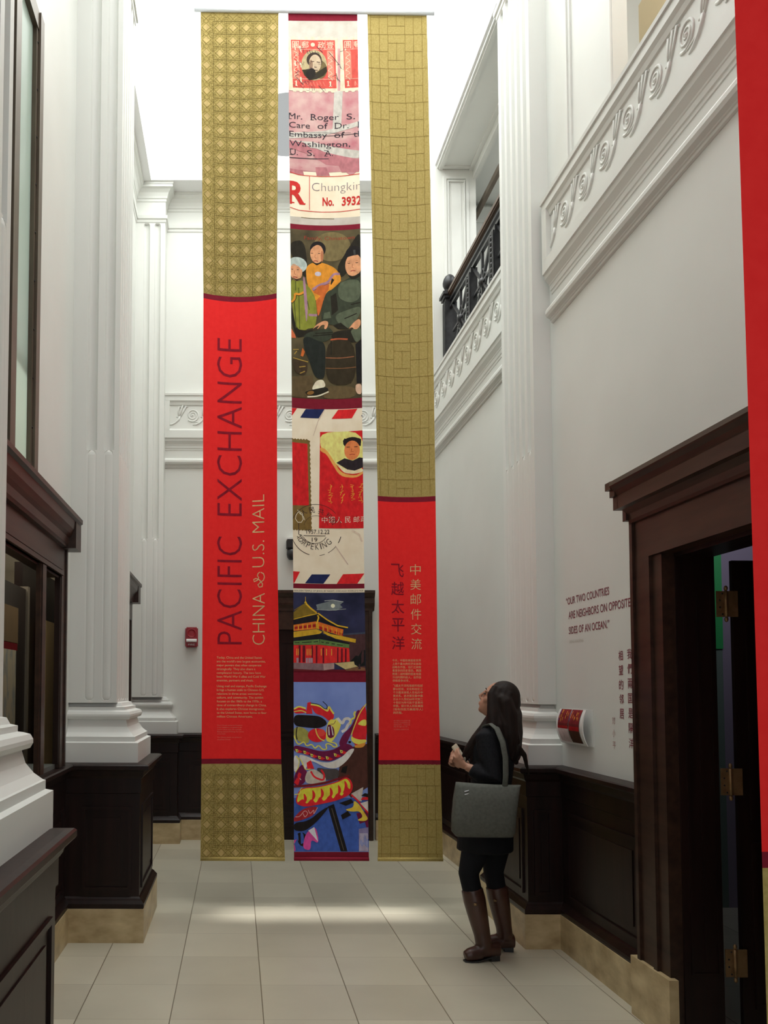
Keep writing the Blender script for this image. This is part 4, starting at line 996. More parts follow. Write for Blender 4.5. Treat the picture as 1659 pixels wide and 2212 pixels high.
pr.poly(DKB, c(240, 635, 620, 545, 700, 590, 900, 700, 1080, 760, 1000, 775, 620, 650, 240, 720)); pr.line(YEL, c(620, 530, 760, 630, 920, 720, 1080, 752), 2.8)
pr.poly(ink(206, 110, 44), c(240, 715, 590, 655, 600, 770, 240, 810)); pr.poly(ink(206, 104, 40), c(600, 655, 1010, 780, 1000, 885, 620, 770)); pr.line(YEL, c(615, 560, 630, 600, 600, 690, 610, 770), 3.2)
for k in range(5): pr.poly(ink(150, 34, 34), c(255 + 70 * k, 745 - 10 * k, 305 + 70 * k, 737 - 10 * k, 305 + 70 * k, 775 - 8 * k, 255 + 70 * k, 783 - 8 * k))
for k in range(5): pr.poly(ink(160, 36, 36), c(640 + 78 * k, 730 + 24 * k, 690 + 78 * k, 745 + 24 * k, 690 + 78 * k, 790 + 22 * k, 640 + 78 * k, 772 + 22 * k))
for k in range(6): pr.line(YEL, c(245 + 70 * k, 725 - 11 * k, 245 + 70 * k, 800 - 9 * k), 1.3); pr.line(YEL, c(625 + 70 * k, 690 + 21 * k, 625 + 70 * k, 780 + 19 * k), 1.3)
pr.poly(ink(190, 150, 44), c(240, 820, 600, 775, 690, 815, 640, 850, 240, 905)); pr.poly(ink(196, 156, 44), c(680, 790, 820, 850, 1000, 885, 1200, 930, 1195, 985, 960, 930, 760, 870)); pr.line(YEL, c(245, 905, 460, 880, 670, 830), 1.4); pr.line(YEL, c(700, 830, 900, 920, 1195, 980), 1.4)
pr.poly(DKB, c(240, 910, 660, 845, 900, 940, 1110, 985, 1095, 1010, 700, 930, 640, 925, 240, 965)); pr.poly(TGR, c(240, 965, 640, 930, 650, 1015, 240, 1020)); pr.poly(TGR, c(650, 930, 1100, 1010, 1098, 1065, 650, 1015))
for q in ((255, 990, 330, 985), (370, 985, 520, 975), (550, 975, 620, 965), (670, 975, 710, 980), (740, 985, 790, 990), (830, 1000, 880, 1005), (910, 1015, 1000, 1025)): pr.line(DKB, c(*q), 1.6)
pr.poly(TRED, c(240, 1025, 650, 1018, 700, 1025, 700, 1305, 240, 1300)); pr.poly(TRED, c(650, 1018, 1098, 1068, 1108, 1275, 700, 1305))
for x0, x1, y0, y1 in ((320, 350, 1030, 1290), (380, 420, 1030, 1290), (520, 540, 1030, 1300), (585, 610, 1030, 1300), (690, 715, 1060, 1300), (915, 935, 1060, 1290), (975, 1000, 1070, 1285), (1035, 1058, 1075, 1280)): pr.poly(ink(96, 22, 36), c(x0, y0, x1, y0, x1, y1, x0, y1))
for x in (290, 315, 450, 480, 510, 670, 750, 830): pr.line(ink(226, 168, 60), c(x, 1080, x, 1180), 1.4)
for x in (285, 430, 470, 505): pr.poly(ink(156, 130, 140), c(x, 1220, x + 32, 1220, x + 32, 1295, x, 1295))
pr.poly(ink(128, 100, 104), c(240, 1295, 700, 1305, 870, 1295, 870, 1390, 710, 1410, 240, 1390)); pr.poly(ink(164, 136, 132), c(700, 1310, 870, 1297, 870, 1385, 710, 1410)); pr.poly(ink(184, 166, 116), c(875, 1300, 1170, 1272, 1180, 1320, 1230, 1350, 1040, 1395)); pr.poly(ink(120, 84, 60), c(1040, 1400, 1240, 1355, 1340, 1370, 1340, 1415, 1060, 1415)); pr.poly(ink(96, 30, 36), c(240, 1390, 720, 1412, 1340, 1412, 1340, 1425, 240, 1425)); pr.poly(ink(60, 44, 50), c(1235, 1390, 1245, 1310, 1262, 1310, 1272, 1390))
pr.build('temple_postcard_print', bc)
# --- dragon costume
GAIN = 1.45; CRM = ink(240, 224, 196)
c = crop(610, 1460, 5.395); pr = Print(CC, sm=2)
DB = ink(58, 84, 156); DR = ink(206, 38, 46); DY = ink(226, 204, 88); DW = ink(206, 198, 190); DM = ink(98, 26, 62); DBK = ink(30, 26, 26); DBR = ink(72, 44, 38); DP = ink(190, 70, 140)
pr.poly(DB, c(120, 1420, 1020, 1420, 1020, 2045, 120, 2045))
pr.sm = 0; pr.poly(DBR, c(700, 850, 1010, 780, 1010, 1280, 800, 1420, 640, 1200)); pr.poly(DM, c(860, 1600, 1000, 1560, 1000, 1840, 960, 1700, 900, 1720)); pr.poly(ink(120, 112, 150), c(890, 1780, 1000, 1760, 1005, 2045, 890, 2045))
for k in range(7): pr.line(ink(196, 190, 200), c(905 + 14 * k, 1830, 900 + 15 * k, 2040), 1.0)
pr.poly(DBK, c(530, 1520, 600, 1490, 760, 2045, 680, 2045)); pr.line(ink(80, 74, 66), c(575, 1540, 715, 2030), 1.6)
# mane and brow
pr.sm = 2
pr.poly(DR, c(130, 370, 190, 350, 270, 385, 290, 430, 130, 440)); pr.line(DY, c(132, 385, 190, 352, 270, 378), 3.2); pr.line(DY, c(132, 415, 220, 400, 275, 425), 2.0); pr.poly(DR, c(275, 440, 290, 310, 330, 300, 350, 440))
pr.poly(DR, c(320, 325, 420, 345, 520, 400, 540, 340, 570, 390, 610, 470, 560, 540, 470, 460, 380, 440)); pr.line(DY, c(330, 330, 430, 345, 500, 395, 530, 410, 540, 345, 570, 400, 600, 440), 3.4); pr.line(DBK, c(330, 315, 430, 330, 505, 395, 530, 350, 470, 295), 1.4)
pr.poly(DBK, c(130, 450, 280, 455, 430, 465, 510, 520, 520, 570, 420, 610, 290, 600, 130, 580)); pr.poly(ink(150, 146, 76), c(130, 600, 220, 590, 300, 640, 320, 720, 300, 790, 180, 760, 130, 700)); pr.line(DBK, c(170, 590, 155, 680, 170, 740), 2.2)
pr.oval(DR, *c(405, 690)[0], 20.5, 15); pr.oval(ink(228, 70, 60), *c(450, 660)[0], 9, 8); pr.line(DY, c(385, 610, 400, 680, 440, 735, 490, 755), 2.2)
pr.poly(DY, c(520, 560, 560, 500, 610, 510, 640, 480, 690, 540, 660, 640, 600, 740, 560, 780, 500, 750)); pr.poly(DM, c(520, 580, 550, 560, 600, 600, 610, 700, 560, 730, 520, 700)); pr.line(DW, c(540, 590, 545, 690), 2.2); pr.line(DW, c(570, 580, 590, 690), 2.2); pr.line(DM, c(560, 560, 600, 560, 620, 520), 1.2)
pr.line(DW, c(640, 490, 700, 560, 720, 500, 770, 490, 800, 530, 760, 570, 740, 620, 690, 650), 6); pr.line(DY, c(850, 410, 830, 440, 850, 480, 800, 500, 790, 560), 3.5); pr.poly(DM, c(860, 400, 910, 390, 820, 620, 760, 760, 720, 840, 650, 800, 700, 680, 790, 600, 850, 480))
pr.poly(DR, c(890, 400, 975, 310, 980, 820, 850, 830, 800, 680)); pr.line(DY, c(975, 320, 900, 420, 830, 600, 800, 690), 2.0); pr.poly(DY, c(870, 560, 920, 510, 975, 500, 975, 580, 920, 575)); pr.poly(DY, c(800, 690, 830, 720, 900, 740, 975, 735, 975, 770, 880, 800, 800, 760)); pr.poly(DR, c(800, 690, 880, 720, 975, 690, 975, 735, 900, 740)); pr.oval(DBK, *c(783, 768)[0], 3, 2.5); pr.poly(ink(236, 140, 60), c(830, 810, 900, 790, 975, 770, 940, 830, 850, 835))
# jaw, lips, eyes along the lip
pr.poly(DM, c(130, 800, 300, 840, 450, 880, 600, 860, 720, 780, 800, 800, 830, 840, 700, 930, 560, 1000, 420, 980, 280, 910, 130, 880)); pr.line(DY, c(130, 690, 160, 770, 190, 800, 250, 760, 280, 820, 340, 790, 380, 850, 420, 800, 470, 860, 520, 850, 500, 790, 560, 790, 600, 830, 640, 820, 620, 780, 560, 770), 2.6)
for x, y in ((170, 870), (262, 890), (345, 925), (435, 950), (525, 955), (620, 920), (690, 880)): pr.poly(DR, c(x - 5, y + 20, x + 20, y - 12, x + 65, y + 10, x + 30, y + 28)); pr.poly(DY, c(x - 22, y - 22, x + 10, y - 14, x + 14, y + 12, x - 12, y + 16)); pr.oval(DBK, *c(x, y)[0], 1.3, 1.2)
pr.poly(DW, c(180, 910, 280, 930, 420, 1000, 560, 1010, 700, 940, 780, 850, 850, 840, 760, 980, 640, 1080, 500, 1070, 360, 990, 300, 1000, 270, 1090, 240, 1060)); pr.poly(ink(70, 64, 64), c(380, 1060, 520, 1085, 660, 1080, 660, 1190, 470, 1220)); pr.poly(DW, c(130, 920, 180, 930, 200, 1000, 160, 1110, 130, 1110)); pr.line(DY, c(160, 930, 200, 990, 180, 1080, 150, 1120), 2.0); pr.line(DY, c(190, 950, 235, 1010, 250, 1080, 300, 1090, 350, 1070), 2.0)
pr.poly(DM, c(170, 1090, 230, 1020, 260, 1090, 290, 1110, 260, 1260, 130, 1280, 130, 1180)); pr.poly(DR, c(280, 1010, 330, 980, 370, 1080, 290, 1080)); pr.poly(ink(178, 168, 156), c(290, 1100, 380, 1080, 510, 1180, 500, 1250, 290, 1260, 255, 1200)); pr.line(DR, c(330, 1110, 370, 1180, 480, 1220, 490, 1150, 450, 1090), 4); pr.poly(DR, c(135, 1240, 190, 1120, 220, 1140, 180, 1280)); pr.line(DW, c(200, 1190, 215, 1210), 1.2); pr.poly(DBK, c(700, 1060, 760, 1040, 740, 1130, 680, 1120))
# lower jaw tongue with flames
pr.line(ink(110, 30, 36), c(130, 1285, 320, 1275, 520, 1240, 640, 1200, 780, 1160), 5); pr.poly(DR, c(140, 1480, 200, 1300, 420, 1290, 640, 1230, 740, 1170, 800, 1210, 825, 1290, 790, 1380, 640, 1450, 460, 1490, 260, 1530)); pr.poly(ink(206, 190, 60), c(160, 1490, 200, 1310, 420, 1300, 650, 1240, 740, 1185, 790, 1240, 790, 1330, 740, 1270, 700, 1410, 640, 1350, 590, 1440, 560, 1370, 480, 1470, 440, 1390, 390, 1490, 340, 1420, 280, 1500, 240, 1420))
for x, y in ((250, 1380), (350, 1340), (450, 1320), (555, 1310), (650, 1280), (725, 1230)): pr.poly(DR, c(x - 6, y - 25, x + 32, y + 25, x + 34, y + 75, x - 30, y + 150, x + 2, y + 70))
pr.line(DY, c(140, 1380, 220, 1370, 200, 1330, 230, 1300), 1.8); pr.poly(ink(150, 40, 46), c(130, 1650, 240, 1540, 420, 1510, 370, 1620, 220, 1680, 130, 1700)); pr.line(ink(214, 150, 150), c(150, 1640, 200, 1640, 260, 1560, 300, 1600, 260, 1650, 240, 1600), 1.4); pr.line(ink(214, 150, 150), c(300, 1560, 320, 1610, 370, 1550, 360, 1620, 410, 1530), 1.3)
pr.poly(DBK, c(130, 1710, 300, 1690, 460, 1560, 560, 1510, 400, 1700, 260, 1810, 130, 1800)); pr.poly(DBK, c(160, 1830, 260, 1820, 330, 1960, 320, 2000, 190, 1980)); pr.poly(DP, c(270, 1830, 390, 1740, 430, 1960, 330, 1900, 330, 2035, 230, 2010)); pr.poly(ink(206, 206, 220), c(300, 1800, 370, 1760, 415, 1930)); pr.poly(DP, c(130, 1920, 165, 1900, 150, 2040, 130, 2040))
pr.poly(ink(178, 168, 160), c(800, 1370, 940, 1290, 920, 1460, 880, 1450)); pr.line(DR, c(800, 1380, 880, 1450, 950, 1540, 1000, 1590), 3.5); pr.poly(ink(216, 178, 66), c(720, 1555, 830, 1530, 830, 1440, 900, 1500, 960, 1600, 1000, 1660, 960, 1690, 860, 1680, 940, 1640, 900, 1570, 800, 1580)); pr.poly(DR, c(910, 1440, 930, 1410, 1000, 1400, 1000, 1440)); pr.poly(DBK, c(915, 1390, 960, 1360, 1000, 1370, 1000, 1410)); pr.poly(ink(190, 180, 176), c(905, 1480, 1000, 1450, 1000, 1580)); pr.poly(DBK, c(660, 1480, 800, 1430, 830, 1470, 740, 1510)); pr.poly(DBK, c(680, 1620, 760, 1570, 800, 1620, 700, 1670))
pr.build('dragon_costume_print', bc)
CC.hem(MB(), .344).build('bottom_hem', bc, MAROON)

GAIN = 1.0
# near banner at the right edge of the view
OUT_N = [(6.83, 1.128, 1.60), (3.234, 1.164, 1.63), (1.234, 1.179, 1.65), (.336, 1.186, 1.665)]
CN = Cloth(1.9, OUT_N, .02, [(0, 0), (100, 0)], [(0, 100), (100, 100)])
bn = empty('banner', (1.42, 1.9, .336), 'plain red banner hanging close by, cut off by the right edge of the photo', 'banner')
sheet_part(CN, 'red_cloth', [(6.83, 1.236, RED)], bn); sheet_part(CN, 'maroon_band', [(1.236, 1.20, MAROON)], bn); sheet_part(CN, 'gold_cloth', [(1.20, .336, GOLD)], bn)
# ------------------------------------------------------------------ lettering on the right wall
XW = XR - .0015
def wall_text(mb, t, y0, y1, zbase, h, off=0, cjk=False):
    place_text(mb, t, lambda a, b: (XW, y0 - a, zbase + b), y0 - y1, h, off, cjk)
q1 = empty('wall_lettering', (XR, 4.7, 1.93), 'English quotation in maroon capitals on the white wall beside the door', 'lettering')
for t, y0, y1, z, h in (('“OUR TWO COUNTRIES', 5.17, 4.57, 2.120, .043), ('ARE NEIGHBORS ON OPPOSITE', 5.135, 4.325, 2.030, .045), ('SIDES OF AN OCEAN.”', 5.135, 4.575, 1.937, .043)):
    mb = MB(); wall_text(mb, t, y0, y1, z, h, .008); mb.build('quotation_line', q1, LETTER)
mb = MB(); wall_text(mb, 'DENG XIAOPING', 5.125, 4.92, 1.88, .018); mb.build('attribution', q1, PALE)
q2 = empty('wall_lettering', (XR, 4.4, 1.27), 'Chinese quotation in upright maroon columns on the white wall beside the door', 'lettering')
mb = MB()
for i, ch in enumerate('我們兩国是隔洋'): wall_text(mb, ch, 4.372, 4.322, 1.757 - .0775 * i, .053, .008, True)
mb.build('quotation_column', q2, LETTER); mb = MB()
for i, ch in enumerate('相望的邻居'): wall_text(mb, ch, 4.472, 4.422, 1.752 - .0775 * i, .053, .008, True)
mb.build('quotation_column', q2, LETTER)
mb = MB()
for i, ch in enumerate('邓小平'): wall_text(mb, ch, 4.562, 4.525, 1.405 - .065 * i, .040, 0, True)
mb.build('attribution', q2, PALE2)

# ------------------------------------------------------------------ leaflet holder with two leaflets
hold = empty('leaflet_holder', (XR, 4.98, 1.28), 'bowed white leaflet holder fixed to the white wall', 'leaflet holder')
def bow(t, r=0.0):
    """curve of the holder from wall top to wall bottom"""
    z = 1.476 - .208 * t; x = XR - .012 - (.048 + r) * math.sin(math.pi * (.12 + .80 * t)) ** .8
    return x, z
mb = MB(); R = []
ys = (4.825, 4.835, 5.20)
for y in (4.822, 5.21):
    R.append([(bow(k / 16)[0], y, bow(k / 16)[1]) for k in range(17)] + [(bow(k / 16, -.008)[0], y, bow(k / 16)[1]) for k in range(16, -1, -1)])
mb.rings(R); mb.build('sheet', hold, WHITEP)
mb = MB(); mb.box(XR - .004, XR, 4.80, 5.22, 1.265, 1.478); mb.build('back_plate', hold, WHITEP)
def leaflet(y0, y1, label, lower):
    o = empty('leaflet', (XR - .07, (y0 + y1) / 2, 1.28), label, 'leaflet', 'red leaflets in the wall holder')
    def at(s, t, l): x, z = bow(t, .004 + l); return (x, y0 + (y1 - y0) * s, z)
    def patch(mb, s0, s1, t0, t1, l=.0, n=8):
        for k in range(n):
            a, b = t0 + (t1 - t0) * k / n, t0 + (t1 - t0) * (k + 1) / n
            mb.face([at(s0, a, l), at(s1, a, l), at(s1, b, l), at(s0, b, l)])
    mb = MB().mat(ink(132, 40, 44)); patch(mb, 0, 1, .0, .40); mb.mat(ink(110, 34, 34)); patch(mb, 0, 1, .40, .48); mb.mat(ink(160, 26, 28)); patch(mb, 0, 1, .48, .60 if lower else .56)
    mb.mat(ink(74, 46, 32) if lower else ink(206, 190, 188)); patch(mb, 0, 1, .60 if lower else .56, .94)
    mb.build('cover', o)
    mb = MB().mat(ink(206, 130, 60))
    for k in range(9):
        s = .1 + .85 * random.random(); t = .05 + .28 * random.random(); patch(mb, s - .03, s + .03, t - .05, t + .05, .0006, 2)
    mb.mat(ink(120, 60, 96)); patch(mb, .88, 1, .03, .34, .0006, 4); mb.mat(ink(96, 30, 26))
    for k in range(7):
        s = .15 + .7 * random.random(); t = .04 + .3 * random.random(); patch(mb, s - .02, s + .02, t - .03, t + .05, .0012, 2)
    mb.build('cover_picture', o)
leaflet(5.02, 5.175, 'red leaflet with a pale lower half in the far pocket of the white holder', False)
leaflet(4.86, 5.01, 'red leaflet with a dark brown lower half in the near pocket of the white holder', True)

# ------------------------------------------------------------------ alarm, camera
al = empty('fire_alarm', (-.48, YB, 2.04), 'red wall alarm with a white strobe beside the left banner', 'fire alarm')
mb = MB(); mb.box(-.553, -.418, YB - .045, YB, 2.03, 2.245); bmesh.ops.bevel(mb.bm, geom=mb.bm.edges[:], offset=.012, segments=2, affect='EDGES'); mb.build('housing', al, REDP)
mb = MB(); mb.lathe((-.486, YB - .045, 2.18), [(.05, 0), (.05, .004), (.044, .006), (.04, .002), (.02, .002), (.001, .003)], 20, (0, -1, 0)); mb.build('sounder', al, REDP)
mb = MB(); mb.rings([[(x, YB - .045 - d, z) for x, d, z in ((-.54, 0, 2.085), (-.54, .03, 2.09), (-.54, .03, 2.105), (-.54, 0, 2.12))], [(x, YB - .045 - d, z) for x, d, z in ((-.43, 0, 2.085), (-.43, .03, 2.09), (-.43, .03, 2.105), (-.43, 0, 2.12))]]); mb.build('strobe_lens', al, WHITEP)
mb = MB(); place_text(mb, 'FIRE', lambda a, b: (-.52 + a, YB - .0465, 2.05 + b), .07, .018); mb.build('fire_lettering', al, WHITEP)
cm_ = empty('security_camera', (.57, YB, 3.0), 'small black wall camera partly behind the centre banner', 'camera')
mb = MB(); mb.box(.525, .66, YB - .12, YB - .0, 3.085, 3.185); bmesh.ops.bevel(mb.bm, geom=mb.bm.edges[:], offset=.01, segments=2, affect='EDGES'); mb.build('housing', cm_, BLACKP)
mb = MB(); mb.lathe((.585, YB - .07, 2.965), [(.005, 0), (.035, .006), (.052, .03), (.058, .06), (.055, .10), (.03, .125)], 18); mb.build('dome', cm_, BLACKP)
mb = MB(); mb.box(.53, .655, YB - .10, YB, 3.186, 3.205); mb.build('top_cap', cm_, WHITEP)

# ------------------------------------------------------------------ ceiling ring lamp
lp = empty('ceiling_lamp', (.49, 7.76, 7.0), 'round pale hanging lamp seen between the left and centre banners', 'lamp')
mb = MB(); mb.lathe((.49, 7.76, 6.96), [(.13, .0), (.40, 0), (.405, .02), (.39, .09), (.14, .09), (.13, .0)], 40); mb.build('ring_housing', lp, LAMPRING)
mb = MB(); mb.lathe((.49, 7.76, 6.985), [(.001, 0), (.13, 0), (.13, .02), (.001, .02)], 32); mb.build('diffuser', lp, LAMPGLOW)
mb = MB(); mb.tube([(.49, 7.76, 7.0), (.49, 7.76, 8.4)], .012, 8); mb.build('stem', lp, WHITEP)

# ------------------------------------------------------------------ iron balustrade of the far opening
bal = empty('balustrade', (2.12, 7.2, 4.78), 'black wrought iron balustrade with a knobbed newel in the upper opening', 'balustrade')
BX = 2.13
nw = MB(); nw.box(BX - .055, BX + .055, 8.15, 8.26, 4.78, 5.53); nw.box(BX - .07, BX + .07, 8.135, 8.275, 5.50, 5.53); nw.box(BX - .085, BX + .085, 8.12, 8.29, 5.53, 5.56); nw.box(BX - .065, BX + .065, 8.14, 8.27, 5.56, 5.58); nw.box(BX - .07, BX + .07, 8.135, 8.275, 4.78, 4.86)
for a in (-.035, 0, .035): nw.box(BX - .062, BX + .062, 8.205 + a - .008, 8.205 + a + .008, 4.88, 5.47)
nw = nw.build('newel_post', bal, IRON)
mb = MB(); mb.lathe((BX, 8.205, 5.58), [(.05, 0), (.05, .01), (.025, .018), (.022, .03), (.05, .036), (.066, .07), (.068, .10), (.06, .135), (.042, .165), (.016, .185), (.004, .19)], 18); mb.build('finial', nw, IRON)
mb = MB(); mb.box(BX - .04, BX + .04, 5.95, 8.15, 5.535, 5.565); mb.box(BX - .03, BX + .03, 5.95, 8.15, 5.52, 5.535); mb.build('handrail', bal, RAILWOOD)
mb = MB()
for z in (5.47, 5.40, 4.86): mb.box(BX - .016, BX + .016, 5.95, 8.15, z, z + .026)
mb.build('rails', bal, IRON)
W_ = .70; yb = [8.12 - W_ * k for k in range(4)]
for y1 in yb[1:]:
    mb = MB(); mb.box(BX - .03, BX + .03, y1 - .075, y1 + .075, 4.78, 5.40)
    for a in (-.055, -.03, .03, .055): mb.box(BX - .042, BX - .03, y1 + a - .007, y1 + a + .007, 4.84, 5.36)
    for k in range(11): mb.ell((BX - .034, y1, 4.88 + .044 * k), (.016, 0, 0), (0, .014, 0), (0, 0, .02), 6, 8)
    mb.build('baluster_panel', bal, IRON)
for ya, yc in zip(yb, yb[1:]):
    a, b = ya - .05, yc + .09; m_ = (a + b) / 2; zc = 5.13
    mb = MB()
    for p, q in (((a, 4.88), (b, 5.40)), ((a, 5.40), (b, 4.88)), ((a, zc), (b, zc)), ((m_, 4.88), (m_, 5.40))):
        mb.tube([(BX, p[0], p[1]), (BX, q[0], q[1])], .016, 4, False)
    for s_ in (1, -1): mb.tube([(BX, m_ + s_ * .13, zc), (BX, m_, zc + .13), (BX, m_ - s_ * .13, zc), (BX, m_, zc - .13), (BX, m_ + s_ * .13, zc)], .010, 6)
    mb.lathe((BX - .03, m_, zc), [(.001, -.01), (.03, 0), (.045, .02), (.045, .04), (.03, .06)], 14, (1, 0, 0))
    mb.build('lattice_panel', bal, IRON)

# ------------------------------------------------------------------ boards seen through openings
mb = MB(); mb.box(2.47, 2.51, 3.4, 4.95, 4.73, 5.82)
tag(mb.build('board', None, YBOARD), 'pale yellow board standing in the nearer upper opening', 'board')
mb = MB(); mb.box(2.10, 2.14, 4.22, 4.28, 4.76, 4.93); mb.box(2.09, 2.15, 4.21, 4.29, 4.93, 4.95)
tag(mb.build('bracket', None, BRONZE), 'small dark bracket beside the yellow board on the upper ledge', 'bracket')
dp = empty('display_screen', (-1.47, 5.3, 1.1), 'dark framed display screen with a map poster, behind the left counter', 'display screen')
mb = MB(); mb.box(-1.49, -1.45, 4.3, 5.69, .95, 2.27); mb.build('panel', dp, WOOD)
mb = MB(); mb.box(-1.495, -1.435, 5.69, 5.745, .95, 2.29); mb.build('metal_edge', dp, noisy('dull_steel', (.20, .17, .14), (.30, .26, .21), (3, 3, 3), .4, 4, .5, 0, .4))
mb = MB().mat(noisy('poster_brown', (.14, .085, .035), (.22, .13, .05), (4, 4, 2), .6)); mb.box(-1.449, -1.446, 4.9, 5.49, 1.885, 2.12); mb.mat(ink(124, 22, 34)); mb.box(-1.449, -1.446, 4.9, 5.478, 1.84, 1.888)
mb.mat(noisy('old_map', (.55, .50, .38), (.34, .36, .36), (14, 14, 7), .7, 9, .3, 0, 0, .45, .6)); mb.box(-1.449, -1.446, 4.9, 5.45, 1.0, 1.84); mb.build('map_poster', dp)
mb = MB(); mb.box(-1.5, -1.46, 6.36, 6.74, .9, 2.11); tag(mb.build('board', None, TAN), 'plain tan board behind the narrow counter window', 'board')
mb = MB(); mb.box(-1.60, -1.54, 5.95, 9.5, .0, 2.5); tag(mb.build('partition', None, WOOD), 'dark wooden partition behind the narrow counter window', 'partition')

# ------------------------------------------------------------------ the visitor
SKINM = noisy('skin', (.40, .20, .13), (.47, .25, .17), (25, 25, 25), .5, 4, .4)
HAIRM = noisy('dark_hair', (.009, .0055, .0045), (.019, .0105, .008), (70, 70, 5), .62, 4, .2, .15)
JACKET = noisy('black_wool', (.007, .0075, .010), (.014, .0145, .018), (80, 80, 80), .85, 3, .2, .1)
LEGG = base_mat('black_knit', (.006, .0065, .009), .8, 0, .2)
LEATHER = noisy('brown_leather', (.040, .015, .010), (.075, .030, .021), (12, 12, 7), .32, 6, .5, .08)
BAGM = noisy('grey_canvas', (.095, .10, .088), (.125, .13, .115), (60, 60, 60), .8, 4, .2, .05)
BAGD = base_mat('dark_grey_canvas', (.035, .035, .035), .8)
pe = empty('person', (1.52, 5.1, 0), 'person in a black jacket and brown boots looking up at the banners', 'person')
F3 = Vector((-.80, .42, .42)).normalized(); SIDE = Vector((-.46, -.885, 0)).normalized(); UP = F3.cross(SIDE).normalized()
if UP.z < 0: UP = -UP
HC = Vector((1.588, 5.10, 1.528))
def H(a, b, c): return HC + F3 * a + SIDE * b + UP * c        # forward, her left, up
body = MB()
body.ell(H(-.005, 0, .02), F3 * .092, SIDE * .073, UP * .098)
body.ell(H(.02, 0, -.045), F3 * .068, SIDE * .058, UP * .070)
body.ell(H(.054, 0, -.090), F3 * .026, SIDE * .028, UP * .020)                     # chin
body.tube([H(.082, 0, .028), H(.094, 0, .002), H(.106, 0, -.022)], [.007, .009, .0105], 8)    # nose
body.ell(H(.094, 0, -.027), F3 * .010, SIDE * .015, UP * .008)
for s_ in (1, -1):
    body.ell(H(.070, .032 * s_, .030), F3 * .016, SIDE * .024, UP * .009)         # brow
    body.ell(H(.047, .040 * s_, -.020), F3 * .024, SIDE * .022, UP * .026)        # cheek
    body.ell(H(-.005, .073 * s_, .0), F3 * .018, SIDE * .009, UP * .030)          # ear
body.ell(H(.084, 0, -.053), F3 * .010, SIDE * .024, UP * .006); body.ell(H(.082, 0, -.064), F3 * .010, SIDE * .020, UP * .006)   # lips
body.tube([H(-.02, 0, -.06), (1.60, 5.10, 1.40), (1.59, 5.10, 1.34)], [.050, .048, .060], 14)
def torso(mb, rows, d):
    fw = Vector((-.80, .60, 0)).normalized(); sd = Vector((-.60, -.80, 0))
    R = []
    for x, y, z, a, b in rows:
        R.append([Vector((x, y, z)) + sd * (a + d) * math.cos(t) + fw * (b + d) * math.sin(t) for t in [2 * math.pi * k / 24 for k in range(24)]])
    mb.rings(R, smooth=True)
ROWS = [(1.535, 5.10, .70, .155, .115), (1.535, 5.10, .78, .165, .120), (1.535, 5.10, .88, .150, .110), (1.545, 5.10, 1.0, .135, .098), (1.555, 5.10, 1.12, .145, .105), (1.565, 5.10, 1.24, .165, .112), (1.58, 5.10, 1.32, .155, .098), (1.59, 5.10, 1.365, .10, .075), (1.595, 5.10, 1.385, .055, .055)]
torso(body, ROWS, -.012)
LSH, LEL, LWR = Vector((1.475, 4.965, 1.315)), Vector((1.505, 4.915, 1.075)), Vector((1.368, 4.985, 1.135))
RSH, REL, RWR = Vector((1.68, 5.235, 1.315)), Vector((1.60, 5.335, 1.09)), Vector((1.385, 5.175, 1.14))
body.tube([LSH, (LSH + LEL) / 2, LEL, (LEL + LWR) / 2, LWR], [.042, .040, .034, .032, .024], 12)
body.tube([RSH, (RSH + REL) / 2, REL, (REL + RWR) / 2, RWR], [.042, .040, .034, .032, .024], 12)
LEGS = ([(1.475, 5.06, .78), (1.435, 5.04, .64), (1.382, 5.02, .50), (1.420, 5.0, .30), (1.462, 4.995, .10)], [(1.60, 5.15, .78), (1.585, 5.15, .64), (1.570, 5.15, .48), (1.606, 5.16, .30), (1.642, 5.165, .10)])
for L_ in LEGS: body.tube(L_, [.085, .074, .052, .050, .036], 14)
for a, b in (((1.478, 4.995, .06), (1.350, 4.975, .035)), ((1.655, 5.165, .06), (1.535, 5.185, .035))): body.tube([a, (Vector(a) + Vector(b)) / 2, b], [.036, .034, .024], 10)
# hands: left hand carries the phone, right hand closes over it
def hand(mb, wrist, palm_c, axis, across, normal, curl, thumb):
    axis, across, normal = (Vector(v).normalized() for v in (axis, across, normal))
    palm_c = Vector(palm_c)
    mb.tube([wrist, palm_c - axis * .03, palm_c + axis * .03], [.022, .026, .026], 10, True, .55, across)
    for k, (o, ln) in enumerate(((-.028, .060), (-.010, .068), (.009, .064), (.026, .050))):
        b = palm_c + axis * .032 + across * o; p1 = b + axis * ln * .42 + normal * curl * .3 * ln; p2 = p1 + axis * ln * .22 + normal * ln * .38 * curl; p3 = p2 - axis * ln * .06 * curl + normal * ln * .34 * curl
        mb.tube([palm_c + across * o * .8, b, p1, p2, p3], [.010, .0095, .0088, .008, .0062], 8)
    t0 = palm_c - axis * .018 + across * thumb * .022; t1 = t0 + across * thumb * .022 + axis * .018 + normal * .012; t2 = t1 + axis * .030 + normal * .020 - across * thumb * .004
    mb.tube([t0, t1, t2], [.013, .0105, .008], 8)
hands = MB()
hand(body, LWR, (1.335, 5.005, 1.165), (-.55, .25, .70), (.55, -.55, .62), (.55, .75, .20), 1.0, -1)
hand(body, RWR, (1.330, 5.095, 1.150), (-.75, -.40, .40), (.30, .30, .90), (.30, -.95, .1), 1.0, 1)
bo = blob(body, 'body', .0052, SKINM, pe, 3, .5)
for s_ in (1, -1): MB().ell(H(.076, .030 * s_, .010), F3 * .010, SIDE * .014, UP * .006).build('eye', bo, BLACKP)
